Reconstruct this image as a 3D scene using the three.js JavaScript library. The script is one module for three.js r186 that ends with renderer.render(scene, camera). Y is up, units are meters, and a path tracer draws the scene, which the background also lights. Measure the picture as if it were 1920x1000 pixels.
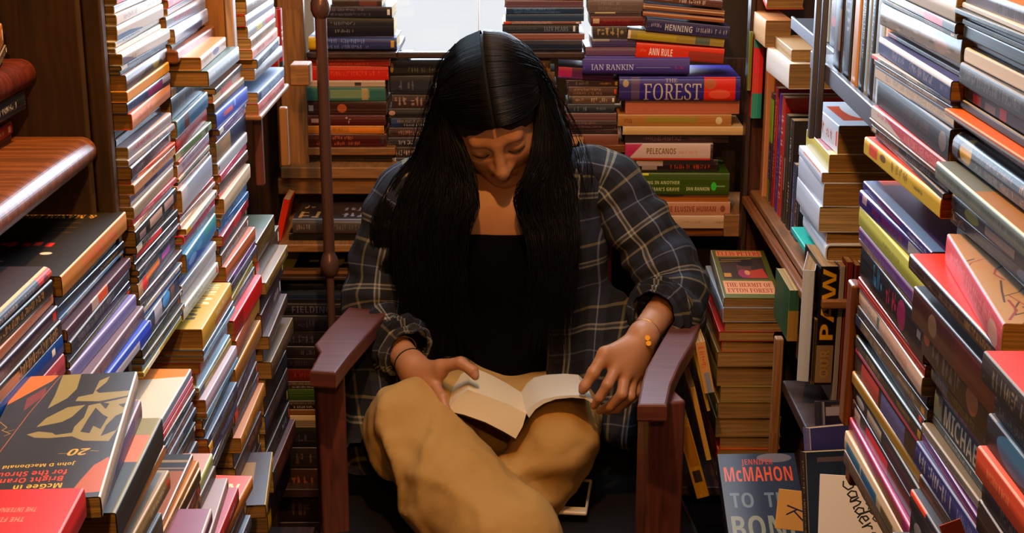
import * as THREE from 'three';
import { mergeGeometries, mergeVertices, toCreasedNormals } from 'three/addons/utils/BufferGeometryUtils.js';
import { RoundedBoxGeometry } from 'three/addons/geometries/RoundedBoxGeometry.js';
import { RectAreaLightUniformsLib } from 'three/addons/lights/RectAreaLightUniformsLib.js';

// ---------- camera ----------
const scene = new THREE.Scene();
const PITCH = THREE.MathUtils.degToRad(16.5), FPX = 2800, EYE = 1.6;
const camera = new THREE.PerspectiveCamera(2 * Math.atan(500 / FPX) * 180 / Math.PI, 1.92, 0.05, 50);
camera.position.set(0, EYE, 0);
camera.rotation.set(-PITCH, 0, 0);
scene.add(camera);
// ---------- renderer, sky, lights ----------
const renderer = new THREE.WebGLRenderer({ antialias: true });
renderer.toneMapping = THREE.LinearToneMapping;
renderer.toneMappingExposure = 1.06;
renderer.shadowMap.enabled = true;
RectAreaLightUniformsLib.init();
scene.background = new THREE.Color().setRGB(0.80, 0.82, 0.86);       // overcast daylight outside
const windowLight = new THREE.RectAreaLight(new THREE.Color().setRGB(0.66, 0.82, 1.0), 20, 0.92, 1.0);
windowLight.position.set(-0.02, 1.72, -3.32); windowLight.lookAt(-0.02, 1.62, 0);
scene.add(windowLight);
const SKY = { x0: -.3, x1: .5, z0: -2.25, z1: -1.45 };                 // unseen roof light over the aisle, placed to cool spines, hair and shoulders
const unseenRoofLight = new THREE.RectAreaLight(new THREE.Color().setRGB(0.66, 0.82, 1.0), 7, SKY.x1 - SKY.x0 - .04, SKY.z1 - SKY.z0 - .04);
unseenRoofLight.position.set((SKY.x0 + SKY.x1) / 2, 2.6, (SKY.z0 + SKY.z1) / 2); unseenRoofLight.lookAt((SKY.x0 + SKY.x1) / 2, 0, (SKY.z0 + SKY.z1) / 2);
scene.add(unseenRoofLight);
const WARM = new THREE.Color().setRGB(1.0, 0.50, 0.15);
const UNSEEN_LAMPS = [[-0.05, 2.3, -1.4, 5.2], [0.1, 2.25, 0.7, 4.2]];              // unseen bulbs, out of view, warming page ends and lap: place, candela

// ---------- helpers ----------
let seed = 1234567;
function rnd() { seed |= 0; seed = seed + 0x6D2B79F5 | 0; let t = Math.imul(seed ^ seed >>> 15, 1 | seed); t = t + Math.imul(t ^ t >>> 7, 61 | t) ^ t; return ((t ^ t >>> 14) >>> 0) / 4294967296; }
const rr = (a, b) => a + (b - a) * rnd();
const pick = a => a[Math.floor(rnd() * a.length)];
const V = (x, y, z) => new THREE.Vector3(x, y, z);
const CP = Math.cos(PITCH), SP = Math.sin(PITCH);
// height of a picture row on an upright plane at distance Z; sideways place of a column there
const tAt = (py, Z) => Z / (FPX * CP + (500 - py) * SP);
const yAt = (py, Z) => EYE + tAt(py, Z) * (-FPX * SP + (500 - py) * CP);
const xAt = (px, py, Z) => (px - 960) * tAt(py, Z);
const W3 = (px, py, Z) => V(xAt(px, py, Z), yAt(py, Z), -Z);
const used = {};
function numbered(n) { used[n] = (used[n] || 0) + 1; return used[n] === 1 ? n : n + '_' + String(used[n] - 1).padStart(3, '0'); }
function thing(name, label, category, pos = [0, 0, 0], ry = 0, group) {
  const o = new THREE.Group(); o.name = numbered(name); o.position.set(...pos); o.rotation.order = 'YXZ'; o.rotation.y = ry;
  o.userData = { label, category }; if (group) o.userData.group = group;
  scene.add(o); return o;
}
function part(name, geo, mat, parent, label) {
  const m = new THREE.Mesh(geo, mat); m.name = parent === scene ? numbered(name) : name; m.castShadow = m.receiveShadow = true;
  if (label) m.userData.label = label;
  parent.add(m); return m;
}
function struct(name, geo, mat, parent = scene) { const m = part(name, geo, mat, parent); m.name = name; if (parent === scene) m.userData.kind = 'structure'; return m; }
function box(x0, x1, y0, y1, z0, z1, r = 0.003) {
  const w = x1 - x0, h = y1 - y0, d = z1 - z0;
  const g = new RoundedBoxGeometry(w, h, d, 2, Math.min(r, w / 2.1, h / 2.1, d / 2.1)); g.translate((x0 + x1) / 2, (y0 + y1) / 2, (z0 + z1) / 2);
  const p = g.attributes.position, n = g.attributes.normal, uv = g.attributes.uv;      // uv in metres, long axis along u
  const ax = [w, h, d].indexOf(Math.max(w, h, d));
  for (let i = 0; i < p.count; i++) {
    const q = [p.getX(i), p.getY(i), p.getZ(i)], nn = [Math.abs(n.getX(i)), Math.abs(n.getY(i)), Math.abs(n.getZ(i))];
    const k = nn.indexOf(Math.max(...nn)); const rest = [0, 1, 2].filter(a => a !== k);
    const a = rest.includes(ax) ? ax : rest[0], b = rest.find(v => v !== a);
    uv.setXY(i, q[a], q[b] + q[k] * 0.37);
  }
  return g;
}
function tube(pts, r, seg = 40, rad = 10, closed = false) { return new THREE.TubeGeometry(new THREE.CatmullRomCurve3(pts, closed), seg, r, rad, closed); }
// value noise
function hash3(x, y, z) { let h = Math.imul(x, 374761393) ^ Math.imul(y, 668265263) ^ Math.imul(z, 2147483647 - 1274126177); h = Math.imul(h ^ h >>> 13, 1274126177); return ((h ^ h >>> 16) >>> 0) / 4294967296; }
function noise3(x, y, z) {
  const xi = Math.floor(x), yi = Math.floor(y), zi = Math.floor(z), s = t => t * t * (3 - 2 * t), u = s(x - xi), v = s(y - yi), w = s(z - zi), l = (a, b, t) => a + (b - a) * t;
  const f = (i, j, k) => hash3(xi + i, yi + j, zi + k);
  return l(l(l(f(0, 0, 0), f(1, 0, 0), u), l(f(0, 1, 0), f(1, 1, 0), u), v), l(l(f(0, 0, 1), f(1, 0, 1), u), l(f(0, 1, 1), f(1, 1, 1), u), v), w) * 2 - 1;
}
const fbm = (x, y, z) => noise3(x, y, z) * .55 + noise3(x * 2.1, y * 2.1, z * 2.1) * .28 + noise3(x * 4.3, y * 4.3, z * 4.3) * .17;
function dataTex(w, h, fn, rep, srgb = true) {
  const d = new Uint8Array(w * h * 4);
  for (let y = 0; y < h; y++) for (let x = 0; x < w; x++) { const c = fn(x / w, y / h), i = (y * w + x) * 4; d[i] = c[0]; d[i + 1] = c[1]; d[i + 2] = c[2]; d[i + 3] = 255; }
  const t = new THREE.DataTexture(d, w, h); t.wrapS = t.wrapT = THREE.RepeatWrapping; t.magFilter = THREE.LinearFilter; t.minFilter = THREE.LinearMipmapLinearFilter; t.generateMipmaps = true;
  if (srgb) t.colorSpace = THREE.SRGBColorSpace; t.repeat.set(...rep); t.needsUpdate = true; return t;
}
// ---------- materials ----------
const std = (c, rough = .6, o = {}) => new THREE.MeshStandardMaterial({ color: c, roughness: rough, ...o });
function woodMat(hex, rough, dark = .55, scale = 1) {
  const c = new THREE.Color(hex), r = c.r, k = hash3(Math.round(c.g * 999), 3, 5) * 50;
  const cs = [c.r, c.g, c.b].map(v => Math.pow(v, 1 / 2.2) * 255);
  const map = dataTex(256, 256, (u, v) => {
    const w = fbm(u * 3 + k, v * 5, 1) * .35, ring = Math.sin((v * 14 + w * 6 + fbm(u * 1.2, v * 30, k) * .9) * 6.28) * .5 + .5;
    const fib = noise3(u * 14, v * 150, k) * .5 + .5, m = 1 - dark * (ring * .5 + fib * .35) - Math.max(0, fbm(u * 5 + 9, v * 5, k) - .35) * .6;
    return cs.map(q => Math.max(0, Math.min(255, q * (m + .2))));
  }, [1.6 * scale, 4 * scale]);
  return std(0xffffff, rough, { map });
}
const M = {
  plank: woodMat('#3c240e', .75, .35), shelf: woodMat('#7a4216', .36), oak: woodMat('#80501f', .5, .35), darkwood: woodMat('#3a2012', .5), redwood: woodMat('#5c2c22', .45, .3),
  pine: woodMat('#8a5a28', .55, .35), wall: std('#33241a', .9), floor: woodMat('#2a180e', .6), ceil: std('#3c332a', .9),
  metal: std('#7d7c86', .38, { metalness: .85 }), bronze: std('#6e4c40', .3, { metalness: .5 }), gold: std('#c89a40', .38, { metalness: 1 }),
};
const pageTex = (hex, k) => { const c = new THREE.Color(hex), cs = [c.r, c.g, c.b].map(v => Math.pow(v, 1 / 2.2) * 255);
  return dataTex(64, 256, (u, v) => { const l = noise3(u * 2, v * 110, k) * .16 + noise3(u * 1, v * 30, k + 4) * .14 + noise3(u * 6, v * 200, k + 9) * .08; return cs.map(q => Math.max(0, Math.min(255, q * (.9 + l)))); }, [6, 16]); };
const PAGES = ['#9a7236', '#8e662c', '#b08c50', '#b89a68'].map((h, i) => std(0xffffff, .92, { map: pageTex(h, i * 7) }));
// ---------- books: every spine and cover is printed on a shared sheet ----------
const SHEET = 2048, PPM = 2000;
const sheets = [];
function newSheet() {
  const cv = document.createElement('canvas'); cv.width = cv.height = SHEET; const ctx = cv.getContext('2d'); ctx.fillStyle = '#554'; ctx.fillRect(0, 0, SHEET, SHEET);
  const tex = new THREE.CanvasTexture(cv); tex.colorSpace = THREE.SRGBColorSpace; tex.anisotropy = 8;
  const s = { cv, ctx, tex, x: 2, y: 2, rowH: 0, mats: [.34, .5, .62].map(r => std(0xffffff, r, { map: tex })) }; sheets.push(s); return s;
}
function alloc(w, h) {
  let s = sheets[sheets.length - 1] || newSheet();
  if (s.x + w + 2 > SHEET) { s.x = 2; s.y += s.rowH + 2; s.rowH = 0; }
  if (s.y + h + 2 > SHEET) s = newSheet();
  const r = { s, x: s.x, y: s.y, w, h }; s.x += w + 2; s.rowH = Math.max(s.rowH, h); return r;
}
function pseudo(ctx, x, y, w, h, col) {          // lettering too blurred to read in the photograph: uneven ink marks
  ctx.save(); ctx.fillStyle = col; ctx.globalAlpha = .8; let cx = x;
  while (cx < x + w - h * .3) {
    if (rnd() < .13) { cx += h * .4; continue; }
    const lw = h * rr(.26, .44), n = 2 + Math.floor(rnd() * 3);
    for (let i = 0; i < n; i++) { const v = rnd() < .55, hh = v ? h * rr(.35, 1) : h * rr(.12, .22), ww = v ? Math.max(1.2, h * rr(.1, .17)) : lw * rr(.6, 1); ctx.fillRect(cx + rnd() * (lw - ww), y + rnd() * (h - hh), ww, hh); }
    cx += lw + h * rr(.06, .12);
  }
  ctx.restore();
}
function textIn(ctx, str, x, y, w, h, col, font = 'bold', fam = 'sans-serif') {   // words stretched into a box
  ctx.save(); ctx.fillStyle = col; ctx.font = `${font} 60px ${fam}`; ctx.textBaseline = 'alphabetic'; ctx.textAlign = 'left';
  const m = ctx.measureText(str).width || 60 * str.length * .6; ctx.translate(x, y + h); ctx.scale(w / m, h / 44); ctx.fillText(str, 0, 0); ctx.restore();
}
// items: ['t',text,u0,u1,v0,v1,colour,font,family] ['b',u0,u1,v0,v1,colour] ['s',u0,u1,v0,v1,colour] ['o',u0,u1,v0,v1,colour] ['p',colour,u,v,u,v,...]   (v down)
// printed inks, a little stronger than the named colour
const vivid = h => { if (typeof h !== 'string' || h[0] !== '#' || h.length < 7) return h; const q = [1, 3, 5].map(i => parseInt(h.slice(i, i + 2), 16)), m = (q[0] * .3 + q[1] * .59 + q[2] * .11); return '#' + q.map(v => Math.max(0, Math.min(255, Math.round((m + (v - m) * 1.28 - 128) * 1.06 + 126))).toString(16).padStart(2, '0')).join(''); };
function paint(r, bg, items) {
  bg = vivid(bg); items = items.map(it => it.map(vivid));
  const { ctx } = r.s; ctx.save(); ctx.beginPath(); ctx.rect(r.x, r.y, r.w, r.h); ctx.clip(); ctx.fillStyle = bg; ctx.fillRect(r.x, r.y, r.w, r.h);
  const X = u => r.x + u * r.w, Y = v => r.y + v * r.h;
  for (const it of items) {
    const k = it[0];
    if (k === 't') textIn(ctx, it[1], X(it[2]), Y(it[4]), (it[3] - it[2]) * r.w, (it[5] - it[4]) * r.h, it[6], it[7], it[8]);
    else if (k === 'u') { ctx.save(); ctx.translate(X((it[2] + it[3]) / 2), Y((it[4] + it[5]) / 2)); ctx.rotate(Math.PI); const w = (it[3] - it[2]) * r.w, h = (it[5] - it[4]) * r.h; textIn(ctx, it[1], -w / 2, -h / 2, w, h, it[6], it[7], it[8]); ctx.restore(); }
    else if (k === 'r') { ctx.save(); ctx.translate(X((it[2] + it[3]) / 2), Y((it[4] + it[5]) / 2)); ctx.rotate(-Math.PI / 2); const w = (it[5] - it[4]) * r.h, h = (it[3] - it[2]) * r.w; textIn(ctx, it[1], -w / 2, -h / 2, w, h, it[6], it[7], it[8]); ctx.restore(); }
    else if (k === 'b') { ctx.fillStyle = it[5]; ctx.fillRect(X(it[1]), Y(it[3]), (it[2] - it[1]) * r.w, (it[4] - it[3]) * r.h); }
    else if (k === 's') pseudo(ctx, X(it[1]), Y(it[3]), (it[2] - it[1]) * r.w, (it[4] - it[3]) * r.h, it[5]);
    else if (k === 'w') {           // handwriting: strokes of each letter, em units, baseline 0, up positive
      const G = { S: [[.5, .85, .3, 1, .08, .88, .1, .66, .42, .42, .44, .16, .2, .02, 0, .12]], a: [[.34, .42, .14, .46, .02, .26, .1, .04, .3, .12, .36, .42, .34, .1, .44, .02]], n: [[.02, .44, .06, .02, .1, .3, .24, .46, .32, .34, .34, .04, .42, .04]], d: [[.34, .38, .14, .44, .02, .24, .12, .02, .3, .12, .4, .95, .34, .2, .42, .02]], e: [[.04, .22, .3, .28, .26, .46, .1, .42, .04, .18, .16, .02, .36, .1]], r: [[.04, .44, .08, .02, .1, .28, .22, .44, .32, .4]], s: [[.3, .42, .14, .46, .08, .34, .26, .2, .24, .04, .02, .02]], L: [[.12, 1, .06, .04, .4, .06]], c: [[.3, .38, .14, .44, .04, .24, .12, .02, .34, .1]] };
      ctx.save(); ctx.translate(X(it[2]), Y(it[4])); ctx.rotate(it[6]); const e = it[3] * r.h; ctx.strokeStyle = '#20202a'; ctx.lineWidth = e * .07; ctx.lineCap = ctx.lineJoin = 'round'; let cx = 0;
      for (const ch of it[1]) { for (const st of G[ch] || []) { ctx.beginPath(); for (let i = 0; i < st.length; i += 2) { const px = (cx + st[i]) * e, py = -st[i + 1] * e; i ? ctx.lineTo(px, py) : ctx.moveTo(px, py); } ctx.stroke(); } cx += ch === 'S' || ch === 'L' ? .52 : .42; }
      ctx.restore();
    }
    else if (k === 'o') { ctx.fillStyle = it[5]; ctx.beginPath(); ctx.ellipse(X((it[1] + it[2]) / 2), Y((it[3] + it[4]) / 2), (it[2] - it[1]) / 2 * r.w, (it[4] - it[3]) / 2 * r.h, 0, 0, 6.3); ctx.fill(); }
    else if (k === 'p') { ctx.fillStyle = it[1]; ctx.beginPath(); for (let i = 2; i < it.length; i += 2) i === 2 ? ctx.moveTo(X(it[i]), Y(it[i + 1])) : ctx.lineTo(X(it[i]), Y(it[i + 1])); ctx.fill(); }
    else if (k === 'l') { ctx.strokeStyle = it[1]; ctx.lineWidth = it[2]; ctx.lineCap = ctx.lineJoin = 'round'; ctx.beginPath(); for (let i = 3; i < it.length; i += 2) i === 3 ? ctx.moveTo(X(it[i]), Y(it[i + 1])) : ctx.lineTo(X(it[i]), Y(it[i + 1])); ctx.stroke(); }
  }
  ctx.restore();
}
function wear(r, amt) {            // scuffed edges and reading creases on a spine
  const { ctx } = r.s; ctx.save(); ctx.beginPath(); ctx.rect(r.x, r.y, r.w, r.h); ctx.clip();
  ctx.fillStyle = `rgba(235,228,215,${.55 * amt})`; ctx.fillRect(r.x, r.y, r.w, 1.6); ctx.fillStyle = `rgba(235,228,215,${.35 * amt})`; ctx.fillRect(r.x, r.y + r.h - 1.4, r.w, 1.4);
  for (let i = 0; i < 5 * amt; i++) { ctx.fillStyle = `rgba(230,222,208,${rr(.05, .3)})`; ctx.fillRect(r.x, r.y + rnd() * r.h, r.w, rr(.6, 1.4)); }
  for (let i = 0; i < 10 * amt; i++) { ctx.fillStyle = `rgba(240,235,225,${rr(.1, .5)})`; ctx.fillRect(r.x + (rnd() < .5 ? rnd() * 8 : r.w - rnd() * 9), r.y + rnd() * r.h, rr(1, 7), rr(.8, 2.5)); }
  ctx.restore();
}
function autoSpine(tc, T) {
  const it = [], k = rnd(); const tc2 = rnd() < .5 ? tc : pick(['#d8d0c0', '#c8a050', '#b0b8c4', tc]);
  if (rnd() < .25) it.push(['b', 0, rr(.08, .16), 0, 1, pick(['#c23a20', '#e8e0d0', '#20304e', '#d8b040', '#222'])]);
  if (k < .5) { it.push(['s', rr(.12, .2), rr(.4, .55), .26, .76, tc]); it.push(['s', rr(.6, .66), rr(.82, .9), .34, .68, tc2]); }
  else if (k < .75) { it.push(['s', rr(.1, .16), rr(.3, .4), .34, .7, tc2]); it.push(['s', rr(.44, .48), rr(.78, .88), .2, .8, tc]); }
  else { it.push(['s', rr(.08, .2), rr(.5, .7), .14, .46, tc]); it.push(['s', rr(.08, .2), rr(.6, .75), .56, .86, tc2]); }
  if (rnd() < .5) it.push(['b', .93, .97, .25, .75, pick(['#e8e0d0', '#c8a050', '#d04020', '#333'])]);
  return it;
}
function bookGeo(L, W, T, hard, rs, sw, rc) {
  if (!(L > 0 && W > 0 && T > 0)) throw new Error("bad book " + [L, W, T]);
  const c = hard ? .0024 : .0008, r = hard ? Math.min(T * .4, .006) : Math.min(T * .2, .0014), bulge = hard ? .0018 : .0004;
  const pr = [[-W, T], [-W * .5, T], [-r, T]];
  for (let i = 1; i <= 3; i++) { const a = i / 3 * Math.PI / 2; pr.push([-r + r * Math.sin(a), T - r + r * Math.cos(a)]); }
  for (let i = 1; i < 3; i++) pr.push([0, T - r - (T - 2 * r) * i / 3]);
  for (let i = 0; i <= 3; i++) { const a = i / 3 * Math.PI / 2; pr.push([-r + r * Math.cos(a), r - r * Math.sin(a)]); }
  pr.push([-W * .5, 0], [-W, 0]);
  const N = pr.length;
  for (const p of pr) if (p[0] > -r * 1.01) { const q = 2 * p[1] / T - 1; p[0] += bulge * (1 - q * q); }
  const inn = pr.map((p, i) => { const a = pr[Math.max(0, i - 1)], b = pr[Math.min(N - 1, i + 1)], dx = b[0] - a[0], dy = b[1] - a[1], l = Math.hypot(dx, dy); return [p[0] + dy / l * c, p[1] - dx / l * c]; });
  const pos = [], uv = [], h = L / 2;
  const U = (rc2, u, v) => [(rc2.x + .5 + u * (rc2.w - 1)) / SHEET, 1 - (rc2.y + .5 + (1 - v) * (rc2.h - 1)) / SHEET];
  const quad = (A, B, C, D, ua, ub, uc, ud) => { pos.push(...A, ...B, ...C, ...A, ...C, ...D); uv.push(...ua, ...ub, ...uc, ...ua, ...uc, ...ud); };
  const S = U(sw, .5, .5);
  for (let i = 0; i < N - 1; i++) {
    const [z0, y0] = pr[i], [z1, y1] = pr[i + 1], spine = i >= 2 && i < N - 3;
    let a = S, b = S, cc = S, d = S;
    if (spine) { a = U(rs, 0, y0 / T); b = U(rs, 0, y1 / T); cc = U(rs, 1, y1 / T); d = U(rs, 1, y0 / T); }
    else if (i < 2 && rc) { a = U(rc, 0, -z0 / W); b = U(rc, 0, -z1 / W); cc = U(rc, 1, -z1 / W); d = U(rc, 1, -z0 / W); }
    quad([-h, y0, z0], [-h, y1, z1], [h, y1, z1], [h, y0, z0], a, b, cc, d);
    const [iz0, iy0] = inn[i], [iz1, iy1] = inn[i + 1];
    quad([-h, iy0, iz0], [h, iy0, iz0], [h, iy1, iz1], [-h, iy1, iz1], S, S, S, S);
    quad([-h, y0, z0], [-h, iy0, iz0], [-h, iy1, iz1], [-h, y1, z1], S, S, S, S);
    quad([h, y0, z0], [h, y1, z1], [h, iy1, iz1], [h, iy0, iz0], S, S, S, S);
  }
  for (const e of [0, N - 1]) { const [z, y] = pr[e], [iz, iy] = inn[e]; e ? quad([-h, y, z], [-h, iy, iz], [h, iy, iz], [h, y, z], S, S, S, S) : quad([-h, y, z], [h, y, z], [h, iy, iz], [-h, iy, iz], S, S, S, S); }
  let g = new THREE.BufferGeometry(); g.setAttribute('position', new THREE.Float32BufferAttribute(pos, 3)); g.setAttribute('uv', new THREE.Float32BufferAttribute(uv, 2));
  return toCreasedNormals(g, .7);
}
function pagesGeo(L, W, T, hard) {
  const c = hard ? .0024 : .0008, e = hard ? .003 : .0007, h = L / 2 - e, w = W - (hard ? .003 : .0009), y0 = c, y1 = T - c, N = 4, pos = [], uv = [];
  const quad = (A, B, C, D, f) => { for (const p of [A, B, C, A, C, D]) { pos.push(...p); uv.push(...f(p)); } };
  const fe = p => [p[0] * 1.0 + p[2] * .3, p[1]], en = p => [p[2], p[1]], tp = p => [p[0], p[2] * .02];
  for (let i = 0; i < N; i++) {           // fore-edge bows in slightly
    const a = y0 + (y1 - y0) * i / N, b = y0 + (y1 - y0) * (i + 1) / N, s = y => { const q = 2 * (y - y0) / (y1 - y0) - 1; return -w + .0018 * (1 - q * q); };
    quad([h, a, s(a)], [-h, a, s(a)], [-h, b, s(b)], [h, b, s(b)], fe);
    quad([h, a, -c], [h, a, s(a)], [h, b, s(b)], [h, b, -c], en);
    quad([-h, a, s(a)], [-h, a, -c], [-h, b, -c], [-h, b, s(b)], en);
  }
  quad([-h, y1, -c], [h, y1, -c], [h, y1, -w], [-h, y1, -w], tp); quad([-h, y0, -w], [h, y0, -w], [h, y0, -c], [-h, y0, -c], tp);
  let g = new THREE.BufferGeometry(); g.setAttribute('position', new THREE.Float32BufferAttribute(pos, 3)); g.setAttribute('uv', new THREE.Float32BufferAttribute(uv, 2)); g.computeVertexNormals(); return g;
}
const ORD = ['top', 'second', 'third', 'fourth', 'fifth', 'sixth', 'seventh', 'eighth', 'ninth', 'tenth', 'eleventh', 'twelfth', 'thirteenth', 'fourteenth', 'fifteenth', 'sixteenth', 'seventeenth', 'eighteenth', 'nineteenth', 'twentieth'];
const ordw = i => i % 10 === 9 && i > 20 ? ['thirtieth', 'fortieth', 'fiftieth'][(i - 29) / 10] : i < 20 ? ORD[i] : ['twenty-', 'thirty-', 'forty-'][Math.floor(i / 10) - 2] + ['first', 'second', 'third', 'fourth', 'fifth', 'sixth', 'seventh', 'eighth', 'ninth', 'tenth'][i % 10];
let bookCount = 0;
// books that show only a few pixels each, or none, beyond the three hundred largest: joined into one mesh
const minorPool = new Map();
function minor(o, g1, m1, g2, m2) {
  const h = new THREE.Object3D(); h.rotation.order = 'YXZ'; h.rotation.set(o.rx || 0, o.ry || 0, o.rz || 0); h.position.set(...o.pos); h.updateMatrix();
  for (const [g, m] of [[g1, m1], [g2, m2]]) { const q = g.index ? g.toNonIndexed() : g; q.applyMatrix4(h.matrix); if (!minorPool.has(m)) minorPool.set(m, []); minorPool.get(m).push(q); }
}
// o: L W T, c cover colour, tc lettering, it spine items, cov cover items, hard, pg, gl, pos, ry, rz, label, group
function book(o) {
  const { L, W, T } = o; bookCount++;
  const rs = alloc(Math.round(L * PPM), Math.max(10, Math.round(T * PPM))), sw = alloc(6, 6), sp = o.sc || o.c;
  paint(rs, sp, o.it || autoSpine(o.tc || '#d8d0c0', T)); if (o.wear !== 0) wear(rs, o.wear ?? 1);
  sw.s === rs.s || 0; paint(sw, o.c, []);
  let rc = null; if (o.cov) { rc = alloc(Math.round(L * (o.ppm || 1400)), Math.round(W * (o.ppm || 1400))); paint(rc, o.c, o.cov); }
  if (sw.s !== rs.s || (rc && rc.s !== rs.s)) { newSheet(); bookCount--; return book(o); }
  if (o.minor) { minor(o, bookGeo(L, W, T, o.hard, rs, sw, rc), rs.s.mats[1], pagesGeo(L, W, T, o.hard), PAGES[o.pg ?? Math.floor(rnd() * 3)]); return new THREE.Group(); }
  const g = thing('book', o.label, 'book', o.pos, o.ry || 0, o.group); if (o.rz) g.rotation.z = o.rz; if (o.rx) g.rotation.x = o.rx;
  part('cover', bookGeo(L, W, T, o.hard, rs, sw, rc), rs.s.mats[o.gl ?? (rnd() < .6 ? 0 : 1)], g);
  part('pages', pagesGeo(L, W, T, o.hard), PAGES[o.pg ?? Math.floor(rnd() * 3)], g);
  return g;
}
// A stack lying flat. side 'L' spines face +x, 'R' face -x, 'B' face +z. rows: [py of top at the reference corner, colour, lettering, 'colour words', opts]
const MINOR = { 'stack left of window': '0', 'pile under pale green spine': '1 4 5', 'pile under the red paperback': '0 1 2', 'pile under zebra-patterned book': '0 4 6 7 8', 'pile under black striped book': '3 4 5 6', 'third tall left stack': '1 4 5 8 10 12 13 14 16 19 20 21 22 23 26 28 30 35 36 37', 'nearest upper right stack': '3 4 6 12 13 16 19 20', 'upper far right stack': '0 2', 'nearest left stack': '6 7', 'lower right front pile': '1 4 6 12 15 16 17', 'left stack on narrow board': '0 1 2 5', 'stack right of window': '0 4', 'upper left far stack': '8', 'pile under bright orange book': '1 2 3 4', 'pile on upper rounded shelf': '0 1 2 3', 'pile at right picture edge': '5', 'tall left stack beside plank': '1 2 9 15 28 30 31 34 35 36 38 42', 'tall right stack': '4 12 21', 'left stack under narrow board': '2 7 9 10 11 13 14 15 17 20 21', 'white-topped lower left stack': '1 2 3 4 5 6 7 8 9 10', 'pile on lower rounded shelf': '1 2 3', 'dim far left stack': '3 6 8 12 14', 'stack under lower rounded shelf': '1 4', 'yellow-topped lower left stack': '6 8 9 10', 'page-fronted pile beside chair': '12', 'pale stack': '0' };          // rows that hardly show
function stack(o, rows) {
  const { side, X, Z, L, W, name } = o;            // Z: distance of the reference end of the spines, o.far: reference is the far end
  const ry = side === 'L' ? Math.PI / 2 : side === 'R' ? -Math.PI / 2 : 0;
  const ref = o.far ? -1 : 1;
  let prevBottom = null; const out = [];
  rows.forEach((row, i) => {
    const [py, c, tc, words, q = {}] = row;
    if (c === null) return;
    const nxt = rows[i + 1] ? rows[i + 1][0] : o.end;
    const yt = yAt(py, Z), yb = yAt(nxt, Z), T = Math.max(.004, yt - yb);
    const l = (q.L || L * rr(.965, 1.0)), w = q.W || W * rr(.94, 1.02), d = (q.d ?? rr(-.0025, .0015)), s = q.s ?? rr(-.003, .003), yaw = q.yaw ?? rr(-.022, .022);
    let pos;
    if (side === 'L') pos = [X + d + (o.lean || 0) * (yb - o.y0 || 0), yb, -(Z + (o.far ? -l / 2 : l / 2)) + s];
    else if (side === 'R') pos = [X - d, yb, -(Z + (o.far ? -l / 2 : l / 2)) + s];
    else pos = [X + l / 2 + s, yb, -Z + d];
    if (side === 'B' && q.px) { const x0 = xAt(q.px[0], py, Z), x1 = xAt(q.px[1], py, Z); pos[0] = (x0 + x1) / 2; q.L = x1 - x0; }
    const ll = q.L || l;
    const lab = q.label || `${T > .034 && !/thick/.test(words) ? 'thick ' : T < .011 && !/thin/.test(words) ? 'thin ' : ''}${words} ${q.hard ? 'hardback' : 'paperback'}, ${i ? ordw(i) + ' from' : 'at the'} top of ${name}`;
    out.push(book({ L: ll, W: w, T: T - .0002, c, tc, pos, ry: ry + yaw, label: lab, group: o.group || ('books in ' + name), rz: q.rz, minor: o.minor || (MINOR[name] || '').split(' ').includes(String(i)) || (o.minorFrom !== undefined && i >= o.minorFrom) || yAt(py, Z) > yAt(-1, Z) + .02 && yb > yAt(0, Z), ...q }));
  });
  return out;
}
// ---------- the room ----------
const WX0 = -0.46, WX1 = 0.42, WY0 = 1.10, WY1 = 2.25, BZ = -3.22;
struct('floor', box(-1.3, 1.3, -0.06, 0, -3.4, 1.3), M.floor);
struct('ceiling', mergeGeometries([box(-1.3, SKY.x0, 2.5, 2.58, -3.4, 1.3), box(SKY.x1, 1.3, 2.5, 2.58, -3.4, 1.3), box(SKY.x0, SKY.x1, 2.5, 2.58, -3.4, SKY.z0), box(SKY.x0, SKY.x1, 2.5, 2.58, SKY.z1, 1.3)]), M.ceil);
struct('wall_left', box(-1.3, -1.2, 0, 2.5, -3.4, 1.3), M.wall);
struct('wall_right', box(1.2, 1.3, 0, 2.5, -3.4, 1.3), M.wall);
struct('wall_front', box(-1.2, 1.2, 0, 2.5, 1.2, 1.3), M.wall);
struct('wall_back', mergeGeometries([box(-1.2, WX0, 0, 2.5, BZ - .1, BZ), box(WX1, 1.2, 0, 2.5, BZ - .1, BZ), box(WX0, WX1, 0, WY0 - .02, BZ - .1, BZ), box(WX0, WX1, WY1, 2.5, BZ - .1, BZ)]), M.wall);
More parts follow.
